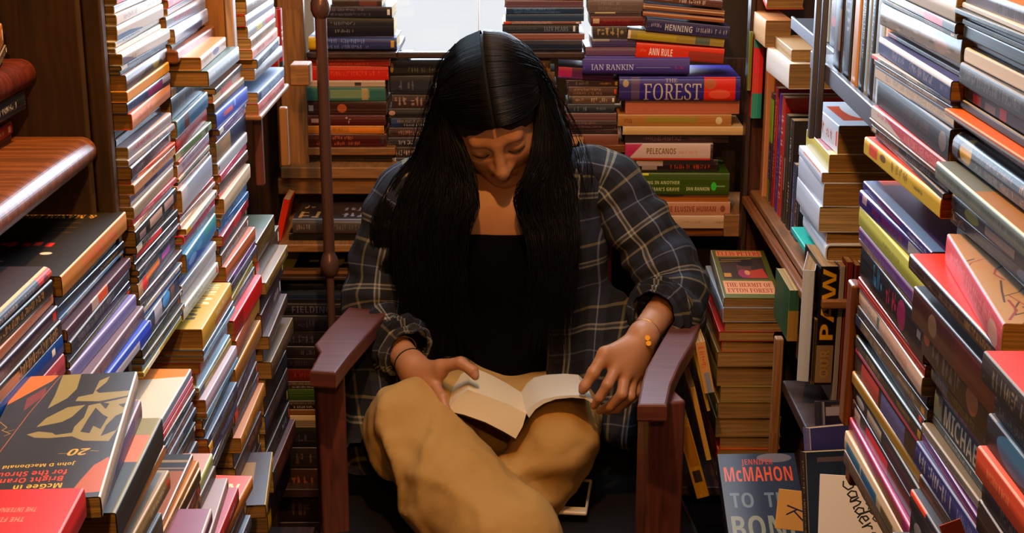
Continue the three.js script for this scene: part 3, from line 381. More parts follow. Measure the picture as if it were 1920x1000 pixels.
// front row at lower left
{
  const group = 'books piled at the lower left front', y = 1.18;
  book({ L: .234, W: .09, T: .016, c: '#21190f', pos: [-.284, y - .016, -1.006], ry: Math.PI / 2 + .137, group, sc: '#b8b0a8', it: [['s', .1, .9, .3, .7, '#98908c']], ppm: 3600, pg: 2, gl: 1,
    label: 'black and tan paperback with zebra-like shapes and upside-down orange title, lower left corner',
    cov: [['p', '#b8762c', 1.023, -0.02, 1.023, 0.344, 0.945, 0.291, 0.74, 0.003],
      ['p', '#8c8456', 1.006, 0.359, 1.006, 0.519, 0.859, 0.529, 0.776, 0.479, 0.692, 0.351, 0.809, 0.366],
      ['p', '#8c8456', 0.966, 0.774, 0.91, 0.763, 0.834, 0.697, 0.812, 0.729, 0.822, 1, 0.773, 0.974, 0.735, 0.757, 0.747, 0.556, 0.784, 0.566, 0.805, 0.682, 0.927, 0.697],
      ['p', '#8c8456', 0.711, 0.651, 0.61, 0.578, 0.572, 0.514, 0.539, 0.324, 0.61, 0.371, 0.695, 0.511],
      ['p', '#8c8456', 0.703, 0.679, 0.74, 0.886, 0.768, 1.008, 0.633, 1, 0.497, 0.98, 0.397, 0.936, 0.411, 0.733, 0.454, 0.624, 0.527, 0.626, 0.602, 0.676],
      ['p', '#241a10', 0.68, 0.744, 0.617, 0.822, 0.594, 0.869, 0.497, 0.84, 0.527, 0.775, 0.468, 0.765, 0.483, 0.69, 0.587, 0.714, 0.633, 0.729],
      ['p', '#241a10', 0.602, 0.93, 0.633, 1, 0.483, 0.969, 0.44, 0.86, 0.527, 0.877],
      ['p', '#241a10', 0.699, 0.923, 0.708, 0.98, 0.67, 0.973],
      ['p', '#241a10', 0.73, 0.758, 0.711, 0.846, 0.664, 0.83, 0.695, 0.795],
      ['p', '#8c8456', 0.483, 0.272, 0.503, 0.356, 0.486, 0.472, 0.468, 0.503, 0.48, 0.629, 0.451, 0.656, 0.445, 0.459, 0.454, 0.347],
      ['p', '#a8602c', 0.281, 0.975, 0.196, 0.989, 0.034, 1.002, 0.028, 0.766, 0.12, 0.815, 0.221, 0.878],
      ['p', '#6a2a1c', 0.792, 0.142, 0.893, 0.263, 0.817, 0.279, 0.68, 0.163],
      ['l', '#a8642c', 2.5, 0.994, 0.347, 0.664, 0.218, 0.321, 0.117],
      ['l', '#b08a3c', 2.5, 0.602, 0.009, 0.549, 0.091, 0.527, 0.064, 0.497, 0.141, 0.48, 0.103],
      ['l', '#b08a3c', 2, 0.512, 0.102, 0.527, 0.157],
      ['r', '20', .30, .35, .66, .82, '#c8a83c', 'italic bold'], ['l', '#c8a83c', 2, .32, .58, .318, .66], ['l', '#c8a83c', 2, .33, .82, .325, .88],
      ['r', 'John D MacDonald', .228, .252, .2, .73, '#d8b850', 'bold'], ['r', 'for the Shroud', .168, .202, .14, .70, '#d84e1c', 'bold'], ['r', 'Bright Orange', .122, .156, .13, .69, '#d84e1c', 'bold'], ['r', 'McGee in', .076, .108, .34, .70, '#e0bc54', 'bold']] });
  stack({ side: 'L', X: -.294, Z: 1.125, far: 1, L: .18, W: .105, name: 'pile under zebra-patterned book', end: 1090, group, topWord: 'second' }, [
    [720, '#c8b4ac', '#b83a28', 'white with red lettering', { yaw: .1, it: [['s', .3, .95, .2, .8, '#c04a34']] }], [748, '#7d6a78', '#5a4a70', 'grey violet', { yaw: .08, d: .002, it: [['b', .3, .8, .1, .9, '#5c5078']] }],
    [783, '#23221a', '#8a8048', 'black and olive', { yaw: .04, d: .014, cov: [['b', .8, 1, .2, 1, '#7a7424'], ['b', .5, .8, .5, 1, '#b06a28'], ['b', 0, 1, .97, 1, '#8a8a3c']], gl: 1, it: [] }], [836, '#b08058', '#6a4028', 'tan', { d: .012, it: [] }], [856, '#7a4a34', '#d8b090', 'reddish brown', { d: .004 }], [884, '#8f7f60', '#4a4030', 'dull tan', { d: .012 }], [920, '#2c2620', '#a89060', 'black', { d: 0 }], [960, '#6a5a4a', '#c8b090', 'brown', { d: .004 }], [1010, '#3a3430', '#a09080', 'charcoal']]);
  book({ L: .18, W: .13, T: .02, c: '#b01c12', pos: [-.263, 1.182, -.766], ry: Math.PI / 2 + .05, group, it: [], ppm: 2400, gl: 1, label: 'red paperback with upside-down white print, cut off at the bottom left corner',
    cov: [['r', 'THE INTERNATIONAL', .82, .855, .55, .83, '#e0a090'], ['r', 'THE FIRST U.S. PU', .745, .78, .5, .8, '#e0a090'], ['p', '#e8c8b8', .62, .8, .66, .84, .6, .85]] });
  stack({ side: 'L', X: -.3, Z: .858, far: 1, L: .18, W: .13, name: 'pile under the red paperback', end: 1150, group }, [[932, '#4a3a30', '#a09080', 'brown', { yaw: .08 }], [975, '#20242c', '#8088a0', 'black'], [1020, '#8a6a4a', '#403020', 'tan']]);
  // flat-topped pile right of it
  stack({ side: 'L', X: -.306, Z: 1.336, far: 1, L: .2, W: .075, name: 'pile under black striped book', end: 1010, group, topWord: 'topmost' }, [
    [850, '#221c16', '#b09a70', 'black and orange', { label: 'paperback with black striped top and orange brown spine in the lower left front pile', yaw: .02, cov: [['b', .9, .93, 0, 1, '#8a7a5a'], ['b', .82, .84, 0, 1, '#7a6a50'], ['b', .0, .72, 0, .75, '#b07a3c'], ['b', .35, .62, .1, .5, '#4a3822'], ['b', .0, .25, 0, .35, '#3a2418'], ['b', 0, .8, .75, 1, '#8a5a2c']], sc: '#7a4a24', it: [['s', .1, .6, .3, .7, '#c8a030']] }],
    [862, '#aa7a3a', '#3c3c20', 'yellow brown', { d: .002, yaw: 0 }], [876, '#22202a', '#a08050', 'black', { d: .002, it: [['b', 0, 1, 0, .12, '#c09a50']] }], [900, '#5a2a1c', '#c88040', 'dark red', { d: .004 }], [925, '#8a5a2a', '#d8a050', 'orange brown', { d: .001 }], [955, '#40382e', '#a09070', 'black'], [980, '#6a5a48', '#b0a080', 'brown']]);
  stack({ side: 'L', X: -.327, Z: 1.505, far: 1, L: .17, W: .09, name: 'pile under pale green spine', end: 1010, group, topWord: 'topmost' }, [
    [850, '#a8806c', '#b03838', 'red and cream', { label: 'paperback with mottled red cover and pale green spine, lower left front', cov: [['b', .1, .95, .1, .75, '#b86a5c'], ['b', .3, .4, .2, .7, '#d8b0a0'], ['b', .6, .7, .1, .6, '#c8a090'], ['s', .2, .8, .78, .94, '#6a7a40']], sc: '#a8b070', it: [['b', 0, 1, 0, .3, '#c8d090']] }], [872, '#4a3c30', '#a08868', 'brown', { d: .002 }], [895, '#8a7872', '#c8b8b0', 'dusty grey', { d: .02, yaw: .05 }], [915, '#8a1818', '#d87060', 'dark red', { d: .026 }], [945, '#30242c', '#806878', 'black', { d: .01 }], [975, '#4a3a34', '#907a6a', 'brown']]);
  stack({ side: 'L', X: -.333, Z: 1.71, far: 1, L: .18, W: .1, name: 'pile under bright orange book', end: 1010, group, topWord: 'topmost' }, [
    [893, '#d8540c', '#f0d8b0', 'bright orange', { label: 'bright orange paperback with small white letters lying face up at the lower left', sc: '#b0702c', it: [['s', .1, .8, .3, .7, '#7a4a1c'], ['b', 0, 1, 0, .2, '#e8a070']], cov: [['r', 'NCI', .72, .86, .5, .92, '#f4d8b8'], ['b', .58, .64, .1, .7, '#6a5a50'], ['b', .1, .5, 0, .35, '#8a4a20']], yaw: -.06, d: .004, gl: 1 }], [918, '#7a5c34', '#403020', 'olive brown', { d: -.004 }], [940, '#4a2018', '#b07050', 'dark red', { d: -.002 }], [965, '#3a3a48', '#8a8aa0', 'slate', { d: .004 }], [990, '#5a2418', '#a06040', 'rust']]);
  book({ L: .16, W: .07, T: .014, c: '#7a5068', pos: [-.272, .985, -1.165], ry: Math.PI / 2 + .03, rz: .02, group, it: [['b', 0, 1, 0, .3, '#c8b8c0']], cov: [['b', 0, 1, .45, .55, '#d8ccd0'], ['s', .3, .9, .1, .4, '#c8b0c0']], ppm: 2000, label: 'mauve paperback with a white stripe poking up at the bottom edge, left of the chair' });
  book({ L: .18, W: .11, T: .02, c: '#3a2416', tc: '#b08040', pos: [-.345, .69, -1.95], ry: Math.PI / 2 + .1, group, label: 'yellowed brown paperback leaning in shadow behind the orange book at lower left', cov: [['b', .3, .8, .2, .8, '#8a6a28']], ppm: 1200, sc: '#9a7a30' });
}
// ================= right side of the aisle =================
const XR = .315, A0 = (px, py, Z) => { const v = W3(px, py, Z); return [v.x, v.y, v.z]; };
{
  const c = thing('bookcase', 'wooden bookcase along the right of the aisle with an orange-brown end edge', 'bookcase', [.7, 0, -1.4]);
  const P = (n, g, m) => part(n, g.translate(-.7, 0, 1.4), m, c);
  P('end_edge', box(.308, .318, 1.062, 1.2, -1.312, -1.29), M.shelf);
  P('end_panel', box(.365, .39, .2, 1.0, -1.325, -1.293), M.redwood);
  P('end_panel', box(.318, .62, 1.0, 1.2, -1.312, -1.293), M.redwood);
  P('back_panel', box(.9, .92, 0, 2.1, -2.9, .3), M.darkwood);
  P('shelf_board', box(.33, .7, .5, .52, -1.29, -.3), M.pine);
  P('shelf_board', box(.33, .6, yAt(780, 1.29) - .02, yAt(780, 1.29) , -1.285, -1.06), M.darkwood);
}
const nameR1 = 'tall right stack';
stack({ side: 'R', X: XR, Z: 1.285, far: 1, L: .232, W: .14, name: nameR1, end: 228.75 }, [
  [-62, '#cfd8da', '#8090a0', 'white', { it: [], d: 0.0015 }], [-20, '#26303a', '#b8843c', 'black with an orange and red band', { it: [['b', .2, .62, .1, .7, '#a8843c'], ['b', .62, .85, .1, .9, '#b03a50']] }], [-2, '#4a565c', '#9aa4a8', 'slate green'],
  [5, '#9da4ae', '#5a626e', 'silver patterned', { it: Array.from({ length: 26 }, (_, i) => ['b', (i * 7 % 26) / 26, (i * 7 % 26) / 26 + .05, (i * 11 % 17) / 17, (i * 11 % 17) / 17 + .08, i % 2 ? '#747c88' : '#c2c8d0']).concat([['o', .72, .86, .3, .9, '#b8b4c0']]) }],
  [47, '#d0b89a', '#888', 'white and tan', { d: -0.012, it: [['b', 0, 1, 0, .5, '#e2e2e4']] }], [61, '#2a2224', '#6a6a70', 'dark brown', { d: -0.0075 }], [68, '#333a78', '#c8c8d8', 'navy with a pale upper edge', { it: [['b', 0, 1, 0, .3, '#c8d0e0'], ['s', .22, .4, .3, .75, '#a8acc8'], ['s', .48, .8, .3, .8, '#b0b0c8'], ['s', .88, .97, .4, .7, '#9898b8']] }],
  [101, '#a8acb8', '#404450', 'grey', { d: 0.002 }], [110, '#6a6a72', '#c8ccd4', 'dark grey', { d: 0.001 }], [121, '#d0d4d8', '#7a8498', 'white with grey lettering', { it: [['s', .15, .9, .25, .7, '#9aa4b4'], ['b', .5, 1, .75, 1, '#9ab0d0']] }], [146, '#2a2b36', '#8a8078', 'black', { gl: 1, it: [['s', .4, .75, .3, .7, '#5a4a3c'], ['o', .88, .97, .2, .8, '#7a7a82']] }], [150, '#2c2d38', '#7a7068', 'black with a grey oval', { it: [['s', .4, .75, .2, .7, '#5e4e3e'], ['o', .88, .97, .1, .7, '#84848c']], d: 0.0003 }],
  [198, '#a84a5c', '#e8d8e0', 'crimson and white', { d: 0.001, it: [['p', '#cdd4e0', 0, 0, .15, 0, .5, 1, 0, 1], ['s', .1, .5, .2, .5, '#b85a80'], ['s', .5, .95, .2, .8, '#d8a0a8']] }], [222, '#8a3a4a', '#d8a0a8', 'wine red'], [230, '#23232c', '#c0742c', 'black with orange and white lettering', { d: 0, it: [['b', .02, .08, .2, .7, '#c0b8b0'], ['s', .12, .4, .2, .8, '#c0702a'], ['s', .5, .8, .2, .8, '#c8c0b8'], ['o', .88, .97, .2, .8, '#888088']] }], [246, '#2c2420', '#c88a4a', 'black', { d: -0.001 }],
  [257, '#d8c818', '#6a5a10', 'bright yellow', { d: 0.0032, label: 'bright yellow paperback with a red-orange block on its spine in the tall right stack', cov: [['b', 0, 1, 0, 1, '#d04818']], sc: '#d8ca1c', it: [['b', .08, .2, .15, .75, '#d0601c'], ['o', .24, .32, .2, .6, '#7a5a14'], ['s', .4, .62, .15, .7, '#6a5c14'], ['s', .68, .8, .4, .6, '#5a4c14']], gl: 1 }],
  [290, null], [340, '#2c1c58', '#c83040', 'purple and red', { d: 0.005, label: 'purple paperback with red and orange cover lettering lying face up, right stack', cov: [['b', .0, .08, .1, .9, '#d05028'], ['s', .12, .6, .6, .75, '#8a3a5a'], ['s', .15, .9, .2, .35, '#c03440'], ['s', .3, .95, .42, .58, '#b82c40'], ['o', .86, 1, .05, .7, '#dc5420'], ['b', 0, 1, .92, 1, '#5a7ab0']], sc: '#2c2a78', it: [['s', .25, .6, .3, .7, '#a02850'], ['s', .7, .95, .3, .75, '#b8c0d8'], ['b', 0, 1, .9, 1, '#8a6ab0']] }],
  [356, '#32207a', '#b02868', 'violet', { d: 0.005, it: [['b', .05, .12, .1, .6, '#c0b0d0'], ['s', .18, .62, .25, .75, '#9a2468'], ['b', .7, .95, .2, .8, '#a8b4d4']] }], [386, '#a8b41c', '#6a7410', 'lime yellow', { d: 0.007, gl: 2, it: [['s', .4, .65, .4, .6, '#6a7412']] }], [423, '#5a3a8a', '#b8a0d0', 'purple', { d: 0.006, it: [['b', 0, 1, 0, .25, '#a080b8'], ['s', .1, .6, .4, .8, '#8a6ab0'], ['b', .82, .96, .2, .8, '#c8b090']] }], [447, '#6a4a30', '#b89870', 'thin brown', { d: 0.0045 }],
  [457, '#16141c', '#3a8ac8', 'black with blue and red lettering', { d: 0.0045, it: [['s', .22, .4, .1, .7, '#3c86b8'], ['s', .44, .62, .15, .75, '#b02450'], ['o', .62, .74, .1, .9, '#7a2458'], ['b', .9, .95, .3, .5, '#7a7a8a']] }], [518, '#8c2c30', '#d89a90', 'red patterned', { d: 0.004, it: [['b', 0, 1, .3, .4, '#d8a8a0'], ['s', .1, .95, .5, .8, '#b86a64']] }], [538, '#cbbcb4', '#a8584c', 'white with faded red lettering', { d: 0.0035, it: [['s', .12, .3, .3, .7, '#8a8a90'], ['b', .32, .36, .2, .8, '#5a7078'], ['s', .45, .8, .3, .7, '#b87468']] }], [570, '#1c1a1c', '#888078', 'black', { d: 0.0015 }], [588, '#60584e', '#b0a898', 'greyish brown', { d: 0.0015 }], [609, '#20222a', '#70747c', 'black'], [626, '#1c2a30', '#c8a868', 'dark teal', { d: 0.002 }], [650, '#1d1820', '#b04a58', 'black with red and blue panels', { d: 0.001, it: [['b', 0, 1, 0, .14, '#c8546a'], ['b', .12, .4, .25, .95, '#b04a50'], ['b', .44, .78, .25, .95, '#5864a0']] }],
  [695, '#a8904a', '#5a4a28', 'gold', { d: 0.0008, it: [['b', 0, 1, 0, .2, '#c8b890']] }], [718, '#201f1c', '#b8b4b0', 'black with white ovals', { d: 0.0005, it: [['o', .06, .2, .3, .8, '#a8b0b8'], ['b', .25, .48, .25, .8, '#a09c98'], ['b', .55, 1, .3, 1, '#3a1820']] }], [750, '#26222a', '#c03050', 'black with a crimson patch', { d: 0.0005, it: [['b', .05, .15, .2, .8, '#a8a0a8'], ['b', .25, .6, .2, 1, '#b01840'], ['b', .6, 1, .2, 1, '#4a1420']] }],
  [782, '#8a2868', '#d080b0', 'magenta', { d: 0.0035, it: [['b', 0, 1, 0, .2, '#b05080'], ['s', .1, .5, .3, .7, '#b060a0'], ['b', .5, .9, .3, 1, '#8a5848']] }], [808, '#d2c4ac', '#3a78a0', 'cream with blue panels', { d: 0.005, it: [['b', .04, .28, .4, 1, '#4a86a8'], ['b', .3, .55, .4, 1, '#3a78a4'], ['b', .62, .8, .5, .9, '#7a7048']] }], [842, '#5a4a3c', '#a08a6a', 'mottled brown', { d: 0.004, it: [['s', .1, .9, .3, .8, '#8a7458']] }], [868, '#4a3c34', '#907a68', 'brown', { d: 0.0025 }]]
  .filter(r => r[0] !== 150));
stack({ side: 'R', X: XR, Z: 1.05, far: 1, L: .235, W: .15, name: 'nearest upper right stack', end: 478 }, [
  [-26, '#57525f', '#a8a0b0', 'grey with dark lettering', { yaw: 0, cov: [['b', 0, 1, 0, 1, '#b88a64'], ['o', .2, .6, .2, .7, '#caa078']], sc: '#6c6876', it: [['s', .3, .95, .25, .85, '#302c36']] }], [7, '#cfd3d4', '#808890', 'white', { d: .002, it: [] }], [15, '#2c3a40', '#708890', 'dark slate', { d: .004 }], [25, '#28405a', '#7090b8', 'dark blue'], [36, '#54605e', '#b89a30', 'grey with yellow lettering', { it: [['s', .3, .75, .2, .8, '#a8902c']] }], [45, '#2c4046', '#a8a8a0', 'dark teal', { it: [['b', 0, 1, 0, .1, '#8a9490'], ['s', .75, .95, .1, .6, '#a09a80']] }], [72, '#2a1c30', '#7a4a60', 'dark plum', { d: -.008, it: [['b', 0, .1, 0, 1, '#5a1c20']] }], [88, '#dcdad4', '#a0a0a0', 'white', { d: -.004, it: [] }],
  [116, '#4a5468', '#a0aabc', 'blue grey', { it: [['s', .05, .6, .2, .7, '#8a94ac']] }], [157, '#23222c', '#b03038', 'black with red patches', { d: -.006, it: [['b', .1, .18, .3, .9, '#b03038'], ['b', .36, .42, 0, 1, '#c03c44'], ['b', .22, .32, .4, .9, '#9a9088']] }], [186, '#1b1e2a', '#7080a0', 'black', { d: -.004, it: [['b', 0, 1, 0, .1, '#8a90a0']] }], [203, '#b86a1c', '#d8e4f0', 'orange and pale blue', { d: .006, it: [['b', 0, 1, .45, .8, '#8aa4c8']] }], [215, '#5a1c38', '#a08090', 'wine', { d: 0 }], [230, '#22232c', '#b0a8a0', 'black', { d: -.01 }],
  [247, '#2c2a2e', '#a8a0a4', 'black with a gold medallion', { d: -.002, hard: 1, label: 'thick black book with gold medallion and dense pale lettering in the near right stack', it: [['o', .08, .2, .02, .82, '#d0b440'], ['s', .24, .6, .1, .4, '#a8a0a8'], ['s', .24, .6, .5, .85, '#9a9298'], ['s', .64, .98, .1, .45, '#c8a050'], ['s', .64, .98, .55, .9, '#c8a050'], ['b', 0, .06, .1, .8, '#7a84a0']] }],
  [302, '#6f8284', '#3a4a50', 'grey teal', { hard: 0, d: .012, W: .16, cov: [['b', 0, 1, 0, 1, '#5a6460'], ['b', .4, .9, .8, 1, '#8a6a20']], gl: 1, it: [['b', 0, 1, 0, .06, '#d8c8a0'], ['s', .1, .4, .3, .7, '#4a5c64'], ['s', .5, .9, .3, .7, '#4c5a60']] }], [335, '#1e1a22', '#c4a084', 'black with tan lettering', { d: -.004, it: [['s', .12, .5, .15, .8, '#b08c70'], ['s', .55, .95, .15, .8, '#b88a6c']] }], [362, '#201d1a', '#8aa050', 'black with a green disc', { d: -.004, it: [['o', .14, .28, .15, .85, '#8a9c4a'], ['b', .34, .6, .3, .8, '#a0a098']] }], [392, '#1f1d22', '#c89a50', 'black with gold lettering', { d: -.006, it: [['s', .02, .16, .2, .8, '#c0a880'], ['s', .24, .6, .35, .6, '#3a7a4a'], ['o', .62, .72, .2, .8, '#7090b8'], ['s', .8, .98, .2, .7, '#a87838']] }], [418, '#2c2220', '#a8804c', 'dark brown', { d: -.008 }], [446, '#1f1c20', '#806850', 'black', { d: -.01 }]]);
// lower right pile, nearest to the camera
stack({ side: 'R', X: .292, Z: 1.048, far: 1, L: .215, W: .14, name: 'lower right front pile', end: 1100, topWord: 'second' }, [
  [477, '#1f1a1e', '#a89880', 'dark brown with cream lettering', { yaw: 0, L: .213, cov: [['b', 0, 1, 0, 1, '#d83a1c']], sc: '#33282a', it: [['b', .02, .1, .1, .8, '#4a4450'], ['s', .2, .3, .4, .7, '#a89c90'], ['s', .38, .6, .35, .7, '#9a8a74'], ['s', .66, .96, .25, .75, '#b89c68'], ['b', 0, 1, 0, .08, '#8a807c']] }], [506, '#3a2a24', '#8a6a50', 'dark brown', { d: -.012 }],
  [536, '#3c1c18', '#b07858', 'mahogany', { d: -.004, it: [['b', .5, 1, 0, 1, '#4a2018'], ['o', .2, .3, .2, .8, '#7a6a60']] }], [600, '#241c1c', '#b8b0a8', 'black with grey lettering', { d: -.012, it: [['o', .02, .1, .2, .6, '#c87850'], ['s', .14, .5, .1, .9, '#8a8680'], ['o', .55, .68, .1, .9, '#a8745c']] }], [662, '#a09080', '#6a5a3a', 'silver edged brown', { d: -.022, it: [['b', 0, 1, .2, 1, '#443c34'], ['s', .25, .6, .3, .8, '#8a7c20']] }], [684, '#6a7076', '#d0d4d8', 'dark with gold blocks', { d: -.022, it: [['b', .2, 1, 0, 1, '#3a3420'], ['s', .25, .5, .2, .8, '#94841c'], ['s', .6, .95, .2, .8, '#8a7a20'], ['s', .0, .18, .2, .8, '#a8b0b8']] }], [712, '#643c50', '#c890a8', 'dusky rose', { d: -.024 }], [724, '#27333a', '#d8d8d4', 'black with white title letters', { d: -.026, it: [['b', 0, .1, .1, .9, '#8a9a9a'], ['t', 'MICHAELS', .12, .62, .2, .85, '#d8d8d0'], ['b', .7, .8, .3, .7, '#7a8a94']] }], [778, '#3c4a50', '#b0b8bc', 'slate', { d: -.026 }], [794, '#7a7a78', '#4a4844', 'grey', { d: -.02 }],
  [812, '#4a2a78', '#c83050', 'violet with a red edge', { d: -.018, it: [['b', 0, 1, .6, .8, '#a82840'], ['b', .2, 1, .85, 1, '#7a2a30']] }], [828, '#2c3070', '#b8bcc8', 'indigo with silver lettering', { d: -.016, it: [['s', .03, .45, .15, .85, '#b0b4b8'], ['s', .5, .75, .25, .75, '#7c84b8'], ['b', .78, .96, .2, .9, '#b08444']] }], [872, '#221f24', '#8a5a24', 'black', { d: -.02 }], [890, '#7a4c18', '#3a2410', 'amber', { d: -.022 }], [915, '#23202a', '#d8602c', 'black with an orange edge', { d: -.014, it: [['b', 0, .2, 0, .3, '#d8542c'], ['b', .3, .7, .3, .6, '#d0602c']] }], [950, '#221e22', '#b87a34', 'black and amber', { d: -.016, it: [['b', .3, .8, .2, .9, '#a8702c'], ['o', .05, .15, .2, .7, '#8a8a94']] }], [1000, '#3a3434', '#a09890', 'charcoal'], [1050, '#7a6a50', '#3a3020', 'tan']]);
{
  const group = 'books on the lower right front pile';
  book({ L: .2, W: .13, T: .022, c: '#a08a68', pos: [.298, yAt(477, 1.048), -.925], ry: -Math.PI / 2 - .115, group, pg: 0, ppm: 2400, gl: 1, sc: '#b84a58', it: [['s', .1, .9, .2, .7, '#d88a90'], ['o', .8, .95, .3, 1, '#c8a098']], label: 'paperback with bare branches on a beige cover and pink spine, lower right pile',
    cov: [['b', 0, .45, 0, 1, '#a3875e']].concat(Array.from({ length: 60 }, (_, i) => { const u = rr(.15, .95), v = rr(.15, .97), a = rr(-.6, .9), l = rr(.08, .3); return ['l', rnd() < .3 ? '#7a3a34' : '#33241c', rr(2, 4.5), u, v, u + l * .5 * Math.cos(a), v + l * .5 * Math.sin(a) + rr(-.04, .04), u + l * Math.cos(a), v + l * Math.sin(a)]; })) });
  book({ L: .2, W: .12, T: .018, c: '#c8301a', pos: [.268, yAt(714, .80), -.70], ry: -Math.PI / 2, group, ppm: 1600, gl: 1, it: [['s', .1, .9, .2, .8, '#8a8070']], sc: '#2a2420', label: 'red-orange paperback with a yellow stripe, cut off by the right picture edge', cov: [['b', .15, .19, .2, .7, '#e8b860']] });
  stack({ side: 'R', X: .274, Z: .80, far: 1, L: .2, W: .14, name: 'pile at right picture edge', end: 1120, group: 'books cut off by the right edge' }, [[714, '#2a2522', '#a89c8c', 'black with dense grey lettering', { it: [['s', .05, .95, .1, .45, '#8a8276'], ['s', .05, .95, .55, .9, '#8a8276']] }], [775, '#201c24', '#3a6ea8', 'black with a blue oval', { it: [['o', .1, .4, 0, .9, '#4a7cac'], ['o', .5, .9, .3, 1, '#2a5890']] }], [835, '#c0560c', '#f0d0a0', 'burnt orange', { d: .004, it: [['s', .1, .3, .3, .6, '#d8a080']] }], [890, '#3a2a2a', '#9a8a8a', 'dark brown'], [940, '#2c2428', '#8a7a7a', 'black'], [1000, '#3a302c', '#90807a', 'charcoal']]);
  const slip = thing('paper_slip', 'orange paper slip sticking up between dark spines at the bottom right', 'slip', A0(1790, 1006, .905));
  const sl = new RoundedBoxGeometry(.015, .02, .0008, 1, .0003); sl.rotateZ(.35); sl.rotateX(-.3); part('slip_sheet', sl, std('#e0642c', .8), slip);
}
// steel shelf and post beyond the tall stack
{
  const s = thing('metal_shelf', 'grey steel shelf on a slim upright post at the upper right', 'shelf', [.39, 1.30, -1.83]);
  const SY = .033;      // shelf line drifts a little towards the aisle at its near end
  const mkS = (x0, x1, y0, y1, z0, z1, r) => { const g = box(x0, x1, y0, y1, z0, z1, r); g.rotateY(-SY); return g; };
  part('shelf_board', mkS(.002, .3, 0, .012, -.12, .52, .002), M.metal, s);
  part('shelf_lip', mkS(-.004, .003, -.006, .017, -.12, .52, .0015), M.metal, s);
  part('shelf_board', mkS(.03, .3, 0, .012, -.5, -.122, .002), M.metal, s);
  part('shelf_lip', mkS(.026, .031, -.004, .015, -.5, -.122, .0015), M.metal, s);
  for (const dx of [0, .0085]) part('post', box(-.02 + dx, -.013 + dx, -.076, .8, -.012, .0, .0015), M.metal, s);
}
const up = (px0, px1, py0, py1, Z, c, tc, label, o = {}) => {          // book standing on its end with its spine to the aisle (-x) or to the front
  const y1 = yAt(py0, Z), y0 = yAt(py1, Z), x0 = xAt(px0, (py0 + py1) / 2, Z), x1 = xAt(px1, (py0 + py1) / 2, Z), L = y1 - y0;
  if (o.front) return book({ L, W: o.W || .13, T: Math.max(.006, x1 - x0), c, tc, pos: [x1, y0 + L / 2, -Z], ry: o.ry || 0, rz: Math.PI / 2, label, group: o.group, ...o });
  // spine faces -x: thickness runs along z
  const T = o.T || .025; return book({ L, W: o.W || .12, T, c, tc, pos: [x0, y0 + L / 2, -Z + (o.dz || 0)], ry: -Math.PI / 2 + (o.ry || 0), rz: Math.PI / 2, label, group: o.group, ...o, });
};
// books standing on the steel shelf
{
  const group = 'books standing on the steel shelf';
  const yS = 1.313;
  const st = (Z, L, T, c, label, o = {}) => book({ L, W: .14, T, c, tc: o.tc || '#a0a0a8', pos: [.396 - (1.83 - Z) * .033 + (o.x || 0), yS + L / 2, -Z], ry: -Math.PI / 2 - .033, rz: Math.PI / 2, label, group, ...o });
  st(1.99, .26, .05, '#201418', 'black upright book with a red ornament on its spine, by the steel post', { x: .03, it: [['o', .1, .16, .2, .8, '#a02838'], ['o', .14, .34, .35, .6, '#7a2030']] });
  st(2.055, .26, .014, '#9aa8b0', 'slim pale blue upright book left of the red-ornamented black one', { x: .03, it: [], pg: 2 });
  st(2.13, .24, .04, '#5a3a28', 'brown upright book on the steel shelf, left of the pale blue spine', { x: .03 });
  st(1.79, .25, .05, '#1c1614', 'brownish black upright book with a pale spine label, right of the steel post', { it: [['b', .1, .3, .55, .85, '#8a8078']] });
  st(1.735, .24, .045, '#17161a', 'black upright book left of the tan one on the steel shelf');
  st(1.69, .25, .03, '#b88a50', 'tan upright book among black ones on the steel shelf', { it: [] });
  st(1.655, .25, .022, '#1c2028', 'slim black upright book right of the tan one on the steel shelf');
  st(1.63, .26, .014, '#8a9aa4', 'slim silvery upright book with glossy spine on the steel shelf', { gl: 0, it: [] });
  st(1.605, .255, .018, '#20222a', 'black upright book between two silvery ones on the steel shelf', { gl: 0 });
  st(1.58, .26, .014, '#8898a4', 'pale grey upright book at the near end of the steel shelf', { gl: 0, it: [] });
  st(1.555, .25, .026, '#a8b4bc', 'whitish upright book second from the near end, steel shelf', { it: [] });
  st(1.527, .25, .022, '#c09058', 'cream-brown upright book nearest on the steel shelf', { it: [] });
}
// white-spined stack with page ends to the front, on the low shelf
stack({ side: 'R', X: .482, Z: 2.232, L: .205, W: .125, name: 'pale stack below the steel shelf', end: 492, topWord: 'topmost', group: 'pale books stacked below the steel shelf' }, [
  [236, '#d0d2d8', '#a04030', 'white with a red and white cover', { d: -.012, W: .085, pg: 0, cov: [['b', .2, .8, .3, .8, '#c05a40'], ['o', .1, .7, .2, .6, '#d8d4d4']], yaw: .02, label: 'paperback with red and white cover topmost on the pale stack, page ends forward' }], [290, '#c9bc6c', '#8a3a30', 'pale yellow', { d: -.004, pg: 1, cov: [['b', 0, .85, .1, 1, '#8a2f2c']], sc: '#cfc278', it: [['b', 0, 1, 0, .1, '#b8aa60']] }], [324, '#cdd0d8', '#c86a50', 'white', { d: .006, it: [['b', .2, .95, 0, .2, '#cf7a5c']], pg: 0 }], [344, '#c4c9d4', '#a0a8b8', 'bluish white', { d: .004, it: [], pg: 0 }], [388, '#c9ced8', '#a0a8b8', 'bluish white', { d: .006, it: [], pg: 3 }], [436, '#c6c9d0', '#a0a0a8', 'white', { d: -.004, it: [], pg: 1 }], [458, '#d0d4da', '#109090', 'white', { d: -.008, it: [], pg: 0, hard: 1 }]]);
